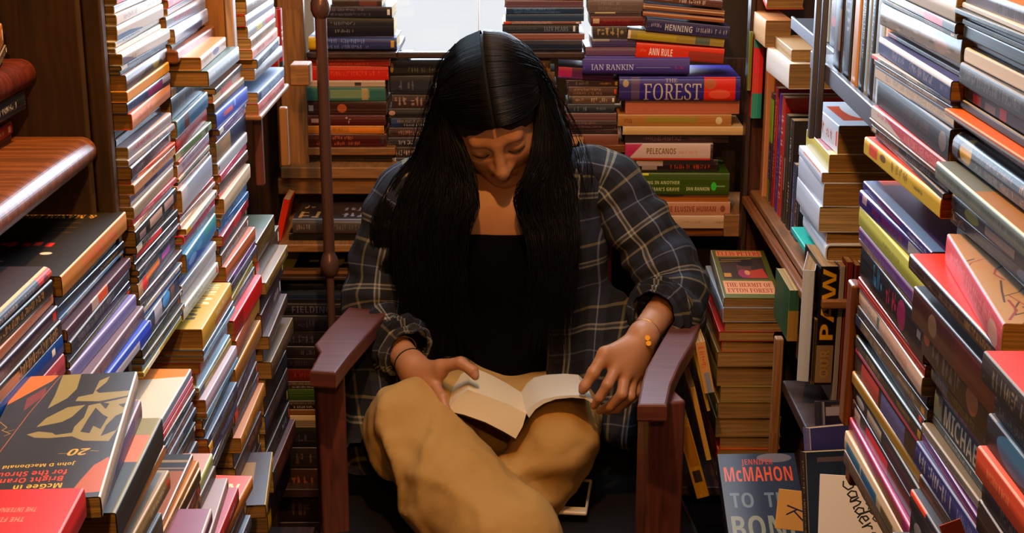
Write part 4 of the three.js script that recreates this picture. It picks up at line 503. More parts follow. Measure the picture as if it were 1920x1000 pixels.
stack({ side: 'R', X: .492, Z: 2.25, L: .24, W: .09, name: 'pale stack', end: 508, group: 'teal and striped books' }, [[497, '#13a094', '#0a6a60', 'thin teal', { d: .012, W: .12, label: 'thin bright teal book at the foot of the pale stack', it: [] }]]);
// uprights under the pale stack
{
  const g = 'books standing below the pale stack', F = (a, b, c, d, col, lab, o = {}) => up(a, b, c, d, o.Z || 2.2, col, o.tc || '#a09888', lab, { front: 1, group: g, wear: .5, ...o });
  F(1500, 1522, 508, 716, '#c8ccd2', 'tall white upright book left of the black one with yellow letters', { it: [], W: .15, ry: -.25 });
  F(1524, 1531, 600, 722, '#3a2c14', 'thin brown upright book squeezed beside the white one', { it: [] });
  F(1533, 1566, 500, 722, '#14110f', 'black upright book with big yellow letters on its spine', { it: [['b', .02, .34, 0, 1, '#8a7458'], ['s', .08, .28, .3, .75, '#6a5030'], ['u2', 0]].slice(0, 2).concat([['t', 'PAW', .36, .98, .12, .88, '#c89a1c', 'bold'], ['t', 'OUR', .06, .3, .25, .75, '#a08458']]), wear: 0 });
  F(1568, 1577, 500, 760, '#8a8078', 'slim grey upright book right of the yellow lettered spine', { it: [] });
  F(1579, 1592, 492, 760, '#5a1e18', 'dark red upright book beside the wooden end edge', { it: [] });
  F(1594, 1606, 498, 768, '#4a1812', 'deep maroon upright book against the wooden end edge', { it: [] });
  F(1478, 1498, 545, 640, '#2c4a2c', 'dark green upright book behind the white one', { Z: 2.3, it: [['b', 0, .6, 0, 1, '#8a6a20']] });
}
// far right shelf with upright and loose books
{
  const c = thing('bookcase', 'dark brown bookcase side at the far right corner', 'bookcase', [.6, 0, -2.8]);
  const P = (n, g, m) => part(n, g.translate(-.6, 0, 2.8), m, c);
  P('side_panel', box(xAt(1404, 300, 2.93), xAt(1446, 300, 2.93), .2, 2.1, -2.95, -2.93), woodMat('#4a2210', .45));
  P('side_panel', box(xAt(1394, 300, 2.93), xAt(1404, 300, 2.93), .2, 2.1, -2.96, -2.92), woodMat('#3a2418', .4));
  P('shelf_board', box(.478, .8, yAt(492, 2.45) - .0, yAt(492, 2.45) + .014, -2.92, -2.19), M.oak);
  P('shelf_lip', box(.462, .478, yAt(505, 2.45), yAt(490, 2.45), -2.92, -2.22), M.shelf);
  P('upright_post', box(.432, .446, .2, yAt(640, 2.3), -2.33, -2.31), M.pine);
  P('shelf_board', box(.45, .8, yAt(768, 2.2) - .02, yAt(768, 2.2), -2.33, -2.04), M.darkwood);
  P('upright_post', box(.84, .87, 0, 2.1, -2.9, -2.86), M.darkwood);
  const g = 'books standing on the far right shelf', yb = yAt(492, 2.45) + .014;
  const st = (z, y1, T, col, lab, o = {}) => book({ L: y1 - yb, W: .12, T, c: col, tc: o.tc || '#a89888', pos: [o.x || .499, yb + (y1 - yb) / 2, z], ry: -Math.PI / 2, rz: Math.PI / 2, label: lab, group: g, ...o });
  st(-2.865, yb + .30, .03, '#c08860', 'tall peach upright book far right, left of the green striped one', { it: [], pg: 0, x: .493 });
  st(-2.82, yb + .21, .03, '#28283a', 'dark upright book with a bright green band, far right shelf', { it: [['b', .55, .95, 0, 1, '#7aa828'], ['b', 0, .2, .1, .8, '#a09a20'], ['s', .2, .5, .2, .8, '#8a84b0']] });
  st(-2.775, yb + .23, .028, '#8a1c1c', 'dark red upright book with cream lettering, far right shelf', { it: [['s', .2, .9, .25, .75, '#c8805c']] });
  st(-2.735, yb + .225, .022, '#3a2a70', 'purple upright book right of the dark red one, far right shelf', {});
  st(-2.70, yb + .225, .03, '#a03030', 'red upright book with white title, far right shelf', { it: [['s', .15, .85, .2, .8, '#d8b8a8']] });
  st(-2.655, yb + .2, .03, '#2a2018', 'blackish brown upright book beside the red one, far right shelf', { it: [['b', .3, .6, .3, .6, '#8a7a68']] });
  st(-2.61, yb + .2, .03, '#231a16', 'black upright book just left of the steel post, far right shelf', {});
  st(-2.565, yb + .13, .025, '#3a4058', 'slate blue upright book beside the pale stack, far right shelf', { it: [['s', .1, .9, .3, .7, '#8a90a8']] });
  st(-2.53, yb + .13, .03, '#20242e', 'navy black upright book touching the pale stack, far right shelf', {});
  // loose books laid across the tops
  const lo = 'loose books on top of the far right uprights';
  book({ L: .2, W: .085, T: .044, c: '#d8c8b0', pos: [.478, yb + .262, -2.68], ry: -Math.PI / 2 + .03, group: lo, sc: '#d8cabc', it: [], pg: 1, label: 'fat pale paperback laid across upright tops, page ends facing forward, far right', cov: [['b', .1, .9, .1, .6, '#8a6a48']], ppm: 900 });
  book({ L: .16, W: .05, T: .05, c: '#c8966a', pos: [.47, yb + .306, -2.86], ry: -Math.PI / 2, rz: 0, group: lo, sc: '#d0a880', it: [], pg: 1, label: 'tan paperback laid flat behind the fat pale one, far right' });
  book({ L: .19, W: .1, T: .02, c: '#a08058', pos: [.488, yb + .307, -2.70], ry: -Math.PI / 2, group: lo, it: [], pg: 0, label: 'thin tan book on top of the fat pale paperback, far right' });
  up(1412, 1431, 52, 222, 2.90, '#c83a44', '#2a7a6a', 'narrow teal and pink upright book fixed to the dark bookcase side', { front: 1, W: .02, it: [['b', .78, 1, 0, 1, '#3a8a7a'], ['b', 0, .28, 0, 1, '#3a8a74'], ['b', .28, .5, 0, 1, '#c04438']], group: 'x' });
  up(1404, 1410, 60, 170, 2.90, '#6a7018', '#9aa030', 'thin olive green leaflet beside the teal and pink book', { front: 1, W: .015, it: [], group: 'x' });
  book({ L: .1, W: .07, T: .02, c: '#c83a14', pos: [.475, yb + .385, -2.86], ry: -Math.PI / 2, rz: -.25, group: lo, it: [], gl: 0, label: 'orange red book sticking out at the top of the far right shelf' });
}
// block of page-fronted paperbacks beside the chair
stack({ side: 'R', X: .381, Z: 2.53, L: .27, W: .107, name: 'page-fronted pile beside chair', end: 905, topWord: 'topmost', group: 'paperbacks piled beside the right chair arm' }, [
  [550, '#5a5a1c', '#e0a070', 'olive with a picture cover', { label: 'paperback with olive picture cover topmost on the pile beside the chair', yaw: -.03, d: .0, L: .25, rz: -.07, pg: 1, gl: 1, ppm: 2400, sc: '#8a8a7c', cov: [['b', .02, .14, .08, .92, '#c88a60'], ['r', 'ELLIS PETERS', .035, .125, .1, .9, '#9a2a1c', 'bold', 'serif'], ['b', .17, .62, .1, .9, '#3a2818'], ['o', .22, .6, .35, .62, '#5a3a2a'], ['o', .2, .36, .3, .6, '#2a1c14'], ['p', '#a04028', .4, .15, .6, .1, .6, .5, .45, .4], ['o', .42, .6, .4, .62, '#8a3a50'], ['o', .44, .54, .4, .5, '#c88a60'], ['l', '#c8a040', 3, .19, .3, .22, .85], ['l', '#c0984c', 3, .24, .5, .26, .9], ['b', .5, .58, .75, .88, '#b8823c'], ['b', .66, .92, .06, .94, '#cc9a70'], ['r', 'THE HERMIT OF', .7, .78, .1, .9, '#8a2418', 'bold', 'serif'], ['r', 'EYTON FOREST', .81, .89, .1, .9, '#8a2418', 'bold', 'serif']] }],
  [577, '#8fa0b0', '#3a4a60', 'silver', { d: .004, pg: 1 }], [604, '#a87868', '#3a3a4a', 'grey red', { d: -.002, pg: 0 }], [622, '#8a2820', '#c86050', 'red', { d: .008, pg: 0, W: .1 }], [640, '#b03a38', '#e0a8a0', 'crimson', { d: .004, pg: 1 }], [660, '#6a5a34', '#a89860', 'olive', { d: .012, pg: 0, W: .11 }], [688, '#7a6a3a', '#3a3018', 'brown', { d: .012, pg: 1, W: .118 }], [725, '#8a7a48', '#4a3c1c', 'tan', { d: .002, pg: 0 }], [754, '#6a6038', '#a8985c', 'olive tan', { d: .008, pg: 1, W: .114 }], [784, '#5a5030', '#988858', 'dark olive', { d: .01, pg: 0, W: .12 }], [820, '#b86838', '#602810', 'orange', { d: 0, pg: 1, W: .11 }], [842, '#a04828', '#e0a080', 'rust', { d: .004, pg: 0, W: .112 }], [872, '#4a4438', '#8a8470', 'grey brown', { d: .002 }]]);
{
  const b = thing('side_shelf', 'low dark board under the page-fronted pile beside the chair', 'shelf', [.44, yAt(905, 2.53) - .018, -2.63]);
  part('shelf_board', box(-.13, .3, 0, .018, -.12, .12), M.darkwood, b); part('shelf_foot', box(-.12, -.1, -(yAt(905, 2.53) - .018), 0, -.1, -.08), M.darkwood, b); part('shelf_foot', box(.26, .28, -(yAt(905, 2.53) - .018), 0, -.1, -.08), M.darkwood, b);
  const g = 'thin books leaning beside the chair';
  const lean = (px0, py0, px1, py1, Z, T, c, label, o = {}) => { const p = W3(px0, py0, Z), q = W3(px1, py1, Z), L = p.distanceTo(q), an = Math.atan2(p.y - q.y, p.x - q.x); book({ L, W: .1, T, c, pos: [(p.x + q.x) / 2, (p.y + q.y) / 2, -Z], ry: 0, rz: an, group: g, label, ...o }); };
  lean(1322, 640, 1340, 735, 2.46, .018, '#c89a68', 'thin tan book standing between the right chair arm and the page-fronted pile', { it: [['s', .5, .95, .2, .8, '#c05a40'], ['b', 0, .4, .3, .8, '#8a9098']] });
  lean(1304, 655, 1332, 770, 2.47, .006, '#a88a30', 'thin ochre book leaning just left of the tan one by the chair', { it: [] });
  lean(1303, 725, 1334, 862, 2.44, .009, '#b89048', 'thin yellow book leaning low against the page-fronted pile', { it: [] });
  lean(1290, 785, 1330, 930, 2.38, .022, '#a07818', 'ochre book with a dark label leaning at the foot of the pile by the chair', { it: [['b', .4, .9, .15, .9, '#8a6010'], ['b', .2, .35, .2, .8, '#2a2418']], gl: 1 });
}
// titles at the lower right
{
  const g = 'books standing face forward at the lower right';
  book({ L: .168, W: .124, T: .026, c: '#1b2334', pos: [.33, .566, -2.147], ry: -Math.PI / 2 + .04, rz: -.6, group: g, gl: 0, ppm: 2600, pg: 0, it: [], label: 'dark blue paperback with orange and grey title letters, leaning face forward',  // cover and letter colours darkened to paint in the dim light here
    cov: [['o', 0, .1, .05, .5, '#6a6468'], ['r', 'JENNIFER', .06, .12, .3, .7, '#a84028', 'bold'], ['r', 'McMAHON', .14, .3, .06, .96, '#c05416', 'bold'], ['r', 'TO  THE', .42, .58, .04, .92, '#6a767c', 'bold'], ['r', 'BONE', .66, .92, .06, .97, '#848878', 'bold'], ['b', .95, .975, .05, .9, '#8a4a38']] });
  const card = thing('paper_card', 'small tan card with a handwritten letter K at the bottom right', 'card', [.414, .634, -2.0]);
  const lab = (w, h, T, paintFn) => { const r = alloc(Math.round(w * 5000), Math.round(h * 5000)); paint(r, '#d0a060', []); paintFn(r); const gg = new RoundedBoxGeometry(w, h, T, 1, T * .3), uv = gg.attributes.uv, p = gg.attributes.position; for (let i = 0; i < uv.count; i++) uv.setXY(i, (r.x + 1 + (p.getX(i) / w + .5) * (r.w - 2)) / SHEET, 1 - (r.y + 1 + (.5 - p.getY(i) / h) * (r.h - 2)) / SHEET); return [gg, r.s.mats[2]]; };
  { const [gg, m] = lab(.052, .058, .0016, r => paint(r, '#dcb070', [['l', '#2a2a4a', 11, .3, .4, .8, .52], ['l', '#2a2a4a', 11, .58, .47, .3, .62], ['l', '#2a2a4a', 11, .5, .52, .82, .76]])); const q = part('card_sheet', gg, m, card); q.rotation.set(-.35, .1, -.12); }
  F2(g);
  const note = thing('handwritten_note', 'white paper sheet with the handwritten name Sanders at the lower right', 'note', [.425, .772, -1.66]);
  { const [gg, m] = lab(.1, .13, .0012, r => paint(r, '#eeece8', [['w', 'Sanders', .26, .2, .07, 0, 1.1], ['w', 'Lace', .5, .17, .16, 0, 1.1]]));
    const q = part('paper_sheet', gg, m, note); q.rotation.set(-.42, -.05, -.06); }
}
function F2(g) {
  const mk = (o) => book({ group: g, ...o });
  mk({ L: .25, W: .16, T: .03, c: '#1f1a22', pos: [.43, .70, -1.93], ry: -Math.PI / 2 + .1, rz: -1.25, sc: '#2a2a34', it: [], ppm: 1400, pg: 3, label: 'black hardback standing behind the violet one at the lower right', cov: [['b', .02, .06, .05, .9, '#5a4a4c'], ['b', .03, .08, .8, .95, '#8a8488']], hard: 1 });
  mk({ L: .25, W: .17, T: .022, c: '#3a3a6a', pos: [.405, .69, -1.86], ry: -Math.PI / 2 + .22, rz: -1.28, sc: '#6a6a90', it: [], ppm: 1200, pg: 0, label: 'violet blue book standing slanted behind the note at the lower right', cov: [] });
  mk({ L: .25, W: .16, T: .024, c: '#161a22', pos: [.388, .68, -1.80], ry: -Math.PI / 2 + .12, rz: -1.25, sc: '#1c1a20', it: [['s', .05, .5, .3, .6, '#c8b060']], ppm: 2000, pg: 0, label: 'black and teal book with cream letters and an orange patch behind the note',
    cov: [['b', 0, .5, .0, .7, '#1c2c34'], ['b', .04, .12, .05, .45, '#b8ac8c'], ['b', .03, .055, .3, .9, '#5a4a48'], ['r', 'SE', .28, .4, .35, .7, '#b0a058', 'bold'], ['r', 'E', .44, .54, .35, .65, '#8a8448', 'bold'], ['b', .2, .5, .08, .36, '#c8b8a0'], ['o', .22, .5, .08, .3, '#d0782c'], ['b', .46, .56, .02, .38, '#d04a1c']] });
}
// ================= the far wall of shelves =================
const BZ1 = 2.97;
{
  const c = thing('bookcase', 'wooden bookcase across the far end below and beside the bright window', 'bookcase', [0, 0, -3.08]);
  const P = (n, g, m) => part(n, g.translate(0, 0, 3.08), m, c);
  const y = (py, Z = BZ1) => yAt(py, Z), x = (px, py, Z = BZ1) => xAt(px, py, Z);
  P('window_ledge', box(x(576, 100), x(745, 100), y(108), y(96), -3.2, -2.955), M.darkwood);
  P('window_ledge', box(x(745, 100), x(938, 100), y(108), y(96), -2.97, -2.955), M.darkwood);
  P('window_ledge', box(x(938, 100), x(1096, 100), y(108), y(96), -3.2, -2.955), M.darkwood);
  P('side_panel', box(x(528, 200), x(576, 200), y(312), 1.9, -2.99, -2.965), M.pine);
  P('side_panel', box(x(516, 200), x(530, 200), y(320), 1.9, -3.2, -2.985), M.darkwood);
  P('shelf_board', box(x(576, 280), x(742, 280), y(291), y(276), -3.2, -2.965), M.oak);
  P('shelf_board', box(x(735, 322), x(1110, 322), y(330), y(318), -3.2, -2.985), M.darkwood);
  P('ledge_board', box(x(526, 320, 2.93), x(745, 320, 2.93), y(336, 2.93), y(314, 2.93), -3.2, -2.93), M.pine);
  P('apron_board', box(x(520, 350, 2.935), x(735, 350, 2.935), y(366, 2.935), y(336, 2.935), -2.96, -2.94), M.oak);
  P('shelf_board', box(x(505, 466, 2.76), x(700, 466, 2.76), y(474, 2.76), y(459, 2.76), -3.2, -2.76), M.pine);
  P('shelf_board', box(x(505, 520, 2.78), x(720, 520, 2.78), y(530, 2.78), y(522, 2.78), -3.2, -2.79), M.darkwood);
  P('shelf_board', box(x(505, 520, 2.78), x(720, 520, 2.78), .28, .3, -3.2, -2.79), M.darkwood);
  P('side_panel', box(x(488, 600, 2.8), x(504, 600, 2.8), .05, y(470, 2.8), -3.2, -2.79), M.darkwood);
  P('shelf_board', box(x(1108, 281), x(1180, 281), y(290), y(274), -3.2, -2.985), M.shelf);
  P('shelf_board', box(x(1226, 434), x(1376, 434), y(443), y(426), -3.2, -2.965), M.shelf);
  P('shelf_board', box(x(700, 434), x(1226, 434), y(443), y(428), -3.2, -2.985), M.darkwood);
  P('shelf_board', box(x(1355, 420), x(1420, 420), y(440), y(398), -3.15, -2.95), M.pine);
  P('back_panel', box(-.62, -.2, .1, 1.12, -3.215, -3.2), M.darkwood);
  P('back_panel', box(-.2, .62, .1, 1.12, -3.215, -3.2), M.darkwood);
}
const B = (name, px0, rows, end, o = {}) => stack({ side: 'B', Z: BZ1, X: xAt(px0, 150, o.Z || BZ1), L: o.L || .17, W: .11, name, end, ...o }, rows);
B('stack left of window', 580, [[-20, '#2a2a30', '#8a7a70', 'black', { px: [596, 718] }], [0, '#3a2c28', '#a05a48', 'dark brown', { px: [622, 716], it: [['b', .55, .9, .1, .9, '#6a3c34']] }], [12, '#26242c', '#6a6470', 'black', { px: [600, 735] }], [33, '#1c1c26', '#6a6a78', 'black with faint lettering', { px: [590, 738], it: [['s', .2, .5, .2, .4, '#7a7a74'], ['s', .25, .5, .6, .8, '#8a8a80']] }], [69, '#343a5c', '#7a88b0', 'dark blue', { px: [578, 744], hard: 1 }]], 95);
B('left stack under window ledge', 575, [[108, '#8c2c22', '#c86a50', 'dull red', { px: [576, 731] }], [124, '#b03222', '#e09070', 'red', { px: [574, 728], it: [['s', .3, .9, .3, .7, '#c85038']] }], [151, '#b8a088', '#5a4a3a', 'cream', { px: [572, 722], it: [['b', .62, .7, .3, .8, '#3a3028']] }], [163, '#3c6458', '#a8b088', 'teal green', { px: [574, 722], it: [['b', .3, .8, .2, .8, '#7a8a68'], ['b', .7, .78, .1, .9, '#a8946c']] }], [190, '#38201c', '#a86040', 'dark brown', { px: [575, 724], it: [['o', .38, .5, .2, .8, '#9a5434'], ['b', .02, .08, .3, .7, '#a89890']] }], [217, '#4a1a18', '#c8b0a8', 'maroon with pale numerals', { px: [576, 722], it: [['s', .45, .58, .1, .8, '#b8a8a4'], ['b', .05, .15, .3, .7, '#b89080']] }], [236, '#b07024', '#603810', 'amber', { px: [573, 720], it: [['b', .55, .95, .2, .8, '#c87a1c'], ['s', .2, .5, .3, .7, '#6a4418']] }], [251, '#451c16', '#a86048', 'dark red', { px: [576, 724] }]], 276);
B('dark stack behind the head', 730, [[108, '#3a2e28', '#807060', 'brown', { px: [728, 770] }], [112, '#201e22', '#706c6c', 'black', { px: [731, 845], it: [['s', .3, .9, .4, .8, '#6a6a66'], ['o', .0, .06, .2, .8, '#a08868']] }], [142, '#26262c', '#605c60', 'black', { px: [732, 850] }], [178, '#3c2c26', '#b0907c', 'brown with pale lettering', { px: [734, 850], it: [['s', .05, .5, .15, .8, '#a08070']] }], [204, '#24201f', '#a08878', 'black', { px: [729, 850], it: [['o', .0, .1, .2, .7, '#b08870']] }], [222, '#2a2220', '#807068', 'black with faint marks', { px: [733, 850] }], [240, '#3a2620', '#a07868', 'dark brown', { px: [730, 850] }], [258, '#262226', '#c0b0a8', 'black with white flecks', { px: [728, 850] }], [276, '#302420', '#b8a090', 'dark brown', { px: [726, 850] }], [296, '#28222a', '#8a8088', 'black', { px: [730, 850] }]], 318, { minor: 1,  Z: 2.99 });
B('row under the left shelf board', 580, [[292, '#221814', '#6a4a30', 'black', { px: [560, 735], it: [['s', .3, .7, .3, .7, '#5a3c20']] }], [303, '#1c1614', '#5a4030', 'black', { px: [556, 738] }]], 314, { minor: 1,  Z: 2.98 });
B('stack right of window', 948, [[-18, '#5a4a54', '#a89aa0', 'mauve', { px: [940, 1096] }], [0, '#6a5058', '#b0a0a4', 'dusky pink', { px: [946, 1094], it: [] }], [14, '#2c3c54', '#6a88a8', 'slate blue', { px: [949, 1095] }], [26, '#2e4258', '#5a7890', 'blue grey', { px: [948, 1095], it: [] }], [40, '#7a4a3c', '#c09080', 'thin rosy brown', { px: [944, 1090] }], [45, '#22262f', '#a8a8ac', 'black with a small white label', { px: [942, 1086], it: [['s', .08, .45, .35, .6, '#46505a'], ['t', 'IAIN PEARS', .54, .86, .3, .75, '#8a9098', '', 'serif'], ['b', .92, .95, .2, .8, '#d8d4d0']] }], [63, '#845648', '#b08878', 'rosy brown', { px: [950, 1096], it: [] }], [75, '#232a38', '#4a5a70', 'navy', { px: [954, 1092], it: [] }]], 95);
B('row under the ledge behind the head', 1000, [[112, '#8a6a40', '#d8b890', 'tan', { px: [985, 1032] }], [135, '#5a4430', '#b09070', 'brown', { px: [985, 1040] }], [160, '#33261f', '#a08870', 'dark brown', { px: [980, 1044] }], [190, '#3a2a22', '#90786a', 'brown', { px: [980, 1046] }], [220, '#2c2220', '#807068', 'black', { px: [980, 1050] }], [250, '#3a2c26', '#90807a', 'brown', { px: [980, 1052] }], [285, '#2a2022', '#7a6c70', 'black', { px: [980, 1054] }]], 318, { minor: 1,  Z: 2.99 });
B('stack behind the shoulder', 1055, [[128, '#5a2c58', '#c04a78', 'purple with a pink corner', { px: [1046, 1150], it: [['b', 0, .25, 0, .8, '#a83068']], rz: -.06, W: .1 }], [150, '#3a2c30', '#8a7a70', 'brown', { px: [1062, 1160] }], [163, '#4a332a', '#a08060', 'brown', { px: [1066, 1158] }], [180, '#5c4436', '#b09880', 'light brown', { px: [1066, 1154] }], [195, '#2c3034', '#7a8480', 'slate', { px: [1064, 1152] }], [212, '#6a4a44', '#b89a90', 'rosy brown', { px: [1062, 1156], it: [] }], [226, '#301a1c', '#7a5a54', 'maroon', { px: [1068, 1156] }], [242, '#2a1c1a', '#8a6a60', 'dark brown', { px: [1070, 1158], it: [['s', .5, .9, .3, .7, '#5a3c34']] }], [252, '#7c5040', '#e0c8a0', 'reddish brown', { px: [1072, 1160], it: [['b', .02, .25, .2, .8, '#c8a078']] }]], 274, { minor: 1,  Z: 2.985 });
B('upper far right stack', 1100, [[-24, '#4a3a34', '#a89a90', 'brown', { px: [1100, 1210] }], [0, '#6a5a52', '#8a7a70', 'greyish brown', { px: [1102, 1208] }], [22, '#3a2a28', '#b0a080', 'dark brown', { px: [1106, 1202], it: [['b', .1, .5, .1, .4, '#b8a880']] }], [31, '#581c20', '#a04038', 'dark red', { px: [1108, 1210], it: [['b', .04, .16, .2, .7, '#b8a084'], ['s', .2, .75, .25, .7, '#8a2c2c']] }], [49, '#3c3430', '#c0a878', 'brown with tan lettering', { px: [1112, 1176], it: [['s', .1, .9, .1, .9, '#a89468']] }], [73, '#463b5c', '#9a88b0', 'violet', { px: [1110, 1192], it: [['b', 0, .4, 0, .3, '#8a8070']] }], [88, '#6a5060', '#c8a8b8', 'mauve', { px: [1098, 1192], it: [] }]], 105, {});
const hero = [
  [105, '#473a78', '#d8d8e8', 'purple', { px: [1092, 1292], hard: 1, W: .14, d: .014, label: 'purple hardback with white spine lettering jutting left, far right stack', it: [['t', 'IAN RANKIN', .08, .48, .4, .72, '#d0d0dc', '', 'serif'], ['b', .5, .82, .56, .6, '#7a8aa0'], ['s', .86, .95, .5, .68, '#a83858']], gl: 1 }],
  [138, null], [142, '#33286a', '#c8b898', 'purple and red', { px: [1160, 1386], hard: 1, W: .16, d: .02, label: 'thick purple hardback with large pale title and red end, far right stack', sc: '#33286a', it: [['b', .0, .1, 0, 1, '#3c3464'], ['o', .03, .08, .1, .4, '#a89470'], ['b', .1, .17, 0, 1, '#5c4c60'], ['t', 'THE', .38, .48, .05, .2, '#b8a888', '', 'serif'], ['t', 'FOREST', .2, .68, .24, .92, '#c4b8a4', '', 'serif'], ['b', .7, .96, 0, 1, '#c03422'], ['o', .7, .8, .05, .5, '#a8603c'], ['o', .74, .92, .5, .9, '#d06048']], gl: 0 }],
  [187, '#b8745c', '#8a4a38', 'salmon', { px: [1172, 1386], d: .008, it: [], W: .13 }], [213, '#aa7a48', '#d8c080', 'tan', { px: [1158, 1370], d: .012, it: [['s', .04, .14, .3, .7, '#7a5030'], ['b', .25, .7, .2, .7, '#9a8440'], ['o', .86, .92, .2, .8, '#d8c8a0']] }], [235, '#caa878', '#8a6a40', 'cream', { px: [1167, 1392], d: .014, it: [] }],
  [251, '#2c1a22', '#7a5a68', 'dark plum', { px: [1172, 1366] }], [268, '#c8b0a0', '#5a3c20', 'white and crimson', { px: [1172, 1336], d: .01, label: 'white paperback with a crimson slanted end and faded brown title, far right stack', it: [['p', '#a02850', 0, 0, .2, 0, .04, .9, 0, 1], ['b', 0, 1, .86, 1, '#b83c28'], ['t', 'PELECANOS', .24, .58, .25, .62, '#7a5a34', 'bold'], ['s', .6, .84, .4, .62, '#c88a70'], ['b', .97, 1, 0, 1, '#3a2a28']] }], [299, '#271c1a', '#c85a30', 'black with orange and pale blocks', { px: [1168, 1346], d: .004, it: [['b', .14, .42, .05, .5, '#a89488'], ['b', .2, .36, .5, .8, '#a08c80'], ['s', .5, .92, .4, .75, '#c04c28']] }],
  [322, '#3f5018', '#b8c08a', 'green', { px: [1165, 1366], d: .016, label: 'green paperback with small pale title and bright green dot, far right stack', it: [['t', "STANDING IN ANOTHER", .1, .54, .34, .5, '#c0c090', 'bold'], ['t', "MAN'S GRAVE", .28, .54, .64, .82, '#c0c090', 'bold'], ['t', 'IAN RANKIN', .6, .82, .62, .8, '#c8c8a0', 'bold'], ['o', .83, .88, .4, .8, '#4cb84c'], ['b', .88, .96, .56, .62, '#7aa070'], ['b', .15, .25, 0, .1, '#c8c030']] }],
  [362, '#b0763c', '#7a3a20', 'tan', { px: [1180, 1366], d: .006, it: [['o', .3, .55, .0, .4, '#4a3018']] }], [377, '#b98a6c', '#7a3c28', 'pale brown', { px: [1184, 1368], d: .01, label: 'pale brown paperback with faded capital title above a cream one, far right', it: [['b', .26, .28, 0, 1, '#7a4a34'], ['t', 'THE ELUSIVE HUMAN', .32, .86, .3, .72, '#8a4c38', 'bold'], ['o', .9, .95, .25, .75, '#8a5a40']] }], [402, '#c4a888', '#5a3c2c', 'cream', { px: [1200, 1372], d: .012, it: [['s', .1, .36, .35, .68, '#5a3a2c'], ['s', .45, .68, .4, .6, '#a08870'], ['s', .8, .95, .4, .6, '#8a6a50']] }]];
B('far right stack beside post', 1165, hero, 426, { L: .2, W: .13 });
{
  const y = py => yAt(py, BZ1), g = 'tilted books on the far right stack';
  const tl = (p0, p1, T, c, label, o = {}) => { const a = W3(p0[0], p0[1], BZ1), b = W3(p1[0], p1[1], BZ1), L = a.distanceTo(b), an = Math.atan2(b.y - a.y, b.x - a.x); book({ L, W: .13, T, c, pos: [(a.x + b.x) / 2, (a.y + b.y) / 2, -BZ1 + (o.d || .012)], ry: 0, rz: an, label, group: g, ...o }); };
  tl([1190, 106], [1354, 118], .029, '#c23a1c', 'red paperback with white author letters, tilted on the purple hardback', { it: [['s', .03, .13, .35, .6, '#d87858'], ['t', 'ANN RULE', .15, .42, .25, .75, '#f0e0d8', 'bold'], ['s', .45, .58, .35, .65, '#a04830'], ['b', .6, 1, .3, 1, '#8a3a28']] });
  tl([1176, 72], [1356, 88], .017, '#9a8a48', 'yellow-green paperback tilted above the red one, far right stack', { it: [['b', 0, .03, 0, 1, '#d8c8b0'], ['b', .1, .5, .2, .8, '#a89a38'], ['b', .7, .85, .1, .9, '#5a6858']], d: .006 });
  tl([1210, 56], [1364, 72], .024, '#34304e', 'navy paperback with white lettering tilted above the yellow-green one', { it: [['s', .05, .2, .3, .65, '#a89aa0'], ['t', 'HENNING', .22, .56, .25, .78, '#c8c4c0', 'bold'], ['s', .6, .98, .3, .7, '#b0a8a8']] });
  tl([1204, 28], [1356, 42], .009, '#8a5434', 'thin reddish brown book tilted above the navy one, far right', { it: [['b', 0, 1, .2, .4, '#c8a078']] });
  tl([1204, 16], [1356, 30], .011, '#7a5032', 'tan-edged brown book second from the top of the tilted pile, far right', { it: [['b', 0, 1, .3, .5, '#d0b088']] });
  tl([1206, 0], [1352, 14], .014, '#5a3a30', 'dark brown book at the top of the tilted pile, far right', {});
}
// lower left shelf of the far wall
B('low shelf left of the chair', 555, [[412, '#1d1a1a', '#c8a868', 'black with tan letters', { px: [548, 690], W: .14, L: .14, d: 0, hard: 1, label: 'black hardback with tan block letters lying face up behind the brass pole', sc: '#4a4240', it: [['s', .05, .3, .3, .7, '#8a7a70'], ['s', .5, .9, .3, .7, '#6a5c54']], cov: [['s', .06, .48, .2, .42, '#c8a06c'], ['s', .06, .48, .55, .9, '#c49a60'], ['s', .62, .95, .3, .5, '#8a8084'], ['s', .62, .95, .6, .85, '#8a8084']] }], [440, '#171417', '#4a3c38', 'black', { px: [540, 690], d: -.01, it: [] }]], 459, { Z: 2.78 });
{
  const g = 'books on the low shelf left of the chair';
  const p = W3(538, 455, 2.79);
  book({ L: .085, W: .08, T: .012, c: '#c0380c', pos: [p.x, p.y + .046, -2.78], ry: 0, rz: Math.PI / 2 - .25, group: g, it: [], label: 'narrow orange-red book standing slanted left of the black hardback' });
}
B('shelf under the black hardback', 512, [[502, '#c8c018', '#e0d8c0', 'yellow and black', { px: [508, 672], W: .15, L: .16, label: 'fat book with yellow patches on a black cover, pinkish edge facing out', sc: '#8a6a58', it: [], wear: 0, cov: [['b', 0, .26, 0, 1, '#a8a820'], ['b', .26, .36, 0, 1, '#141414'], ['b', .36, 1, 0, 1, '#161414'], ['s', .38, .54, .3, .9, '#d8c8b0'], ['s', .72, 1, .3, .9, '#b8b42c']] }]], 521, { Z: 2.81 });
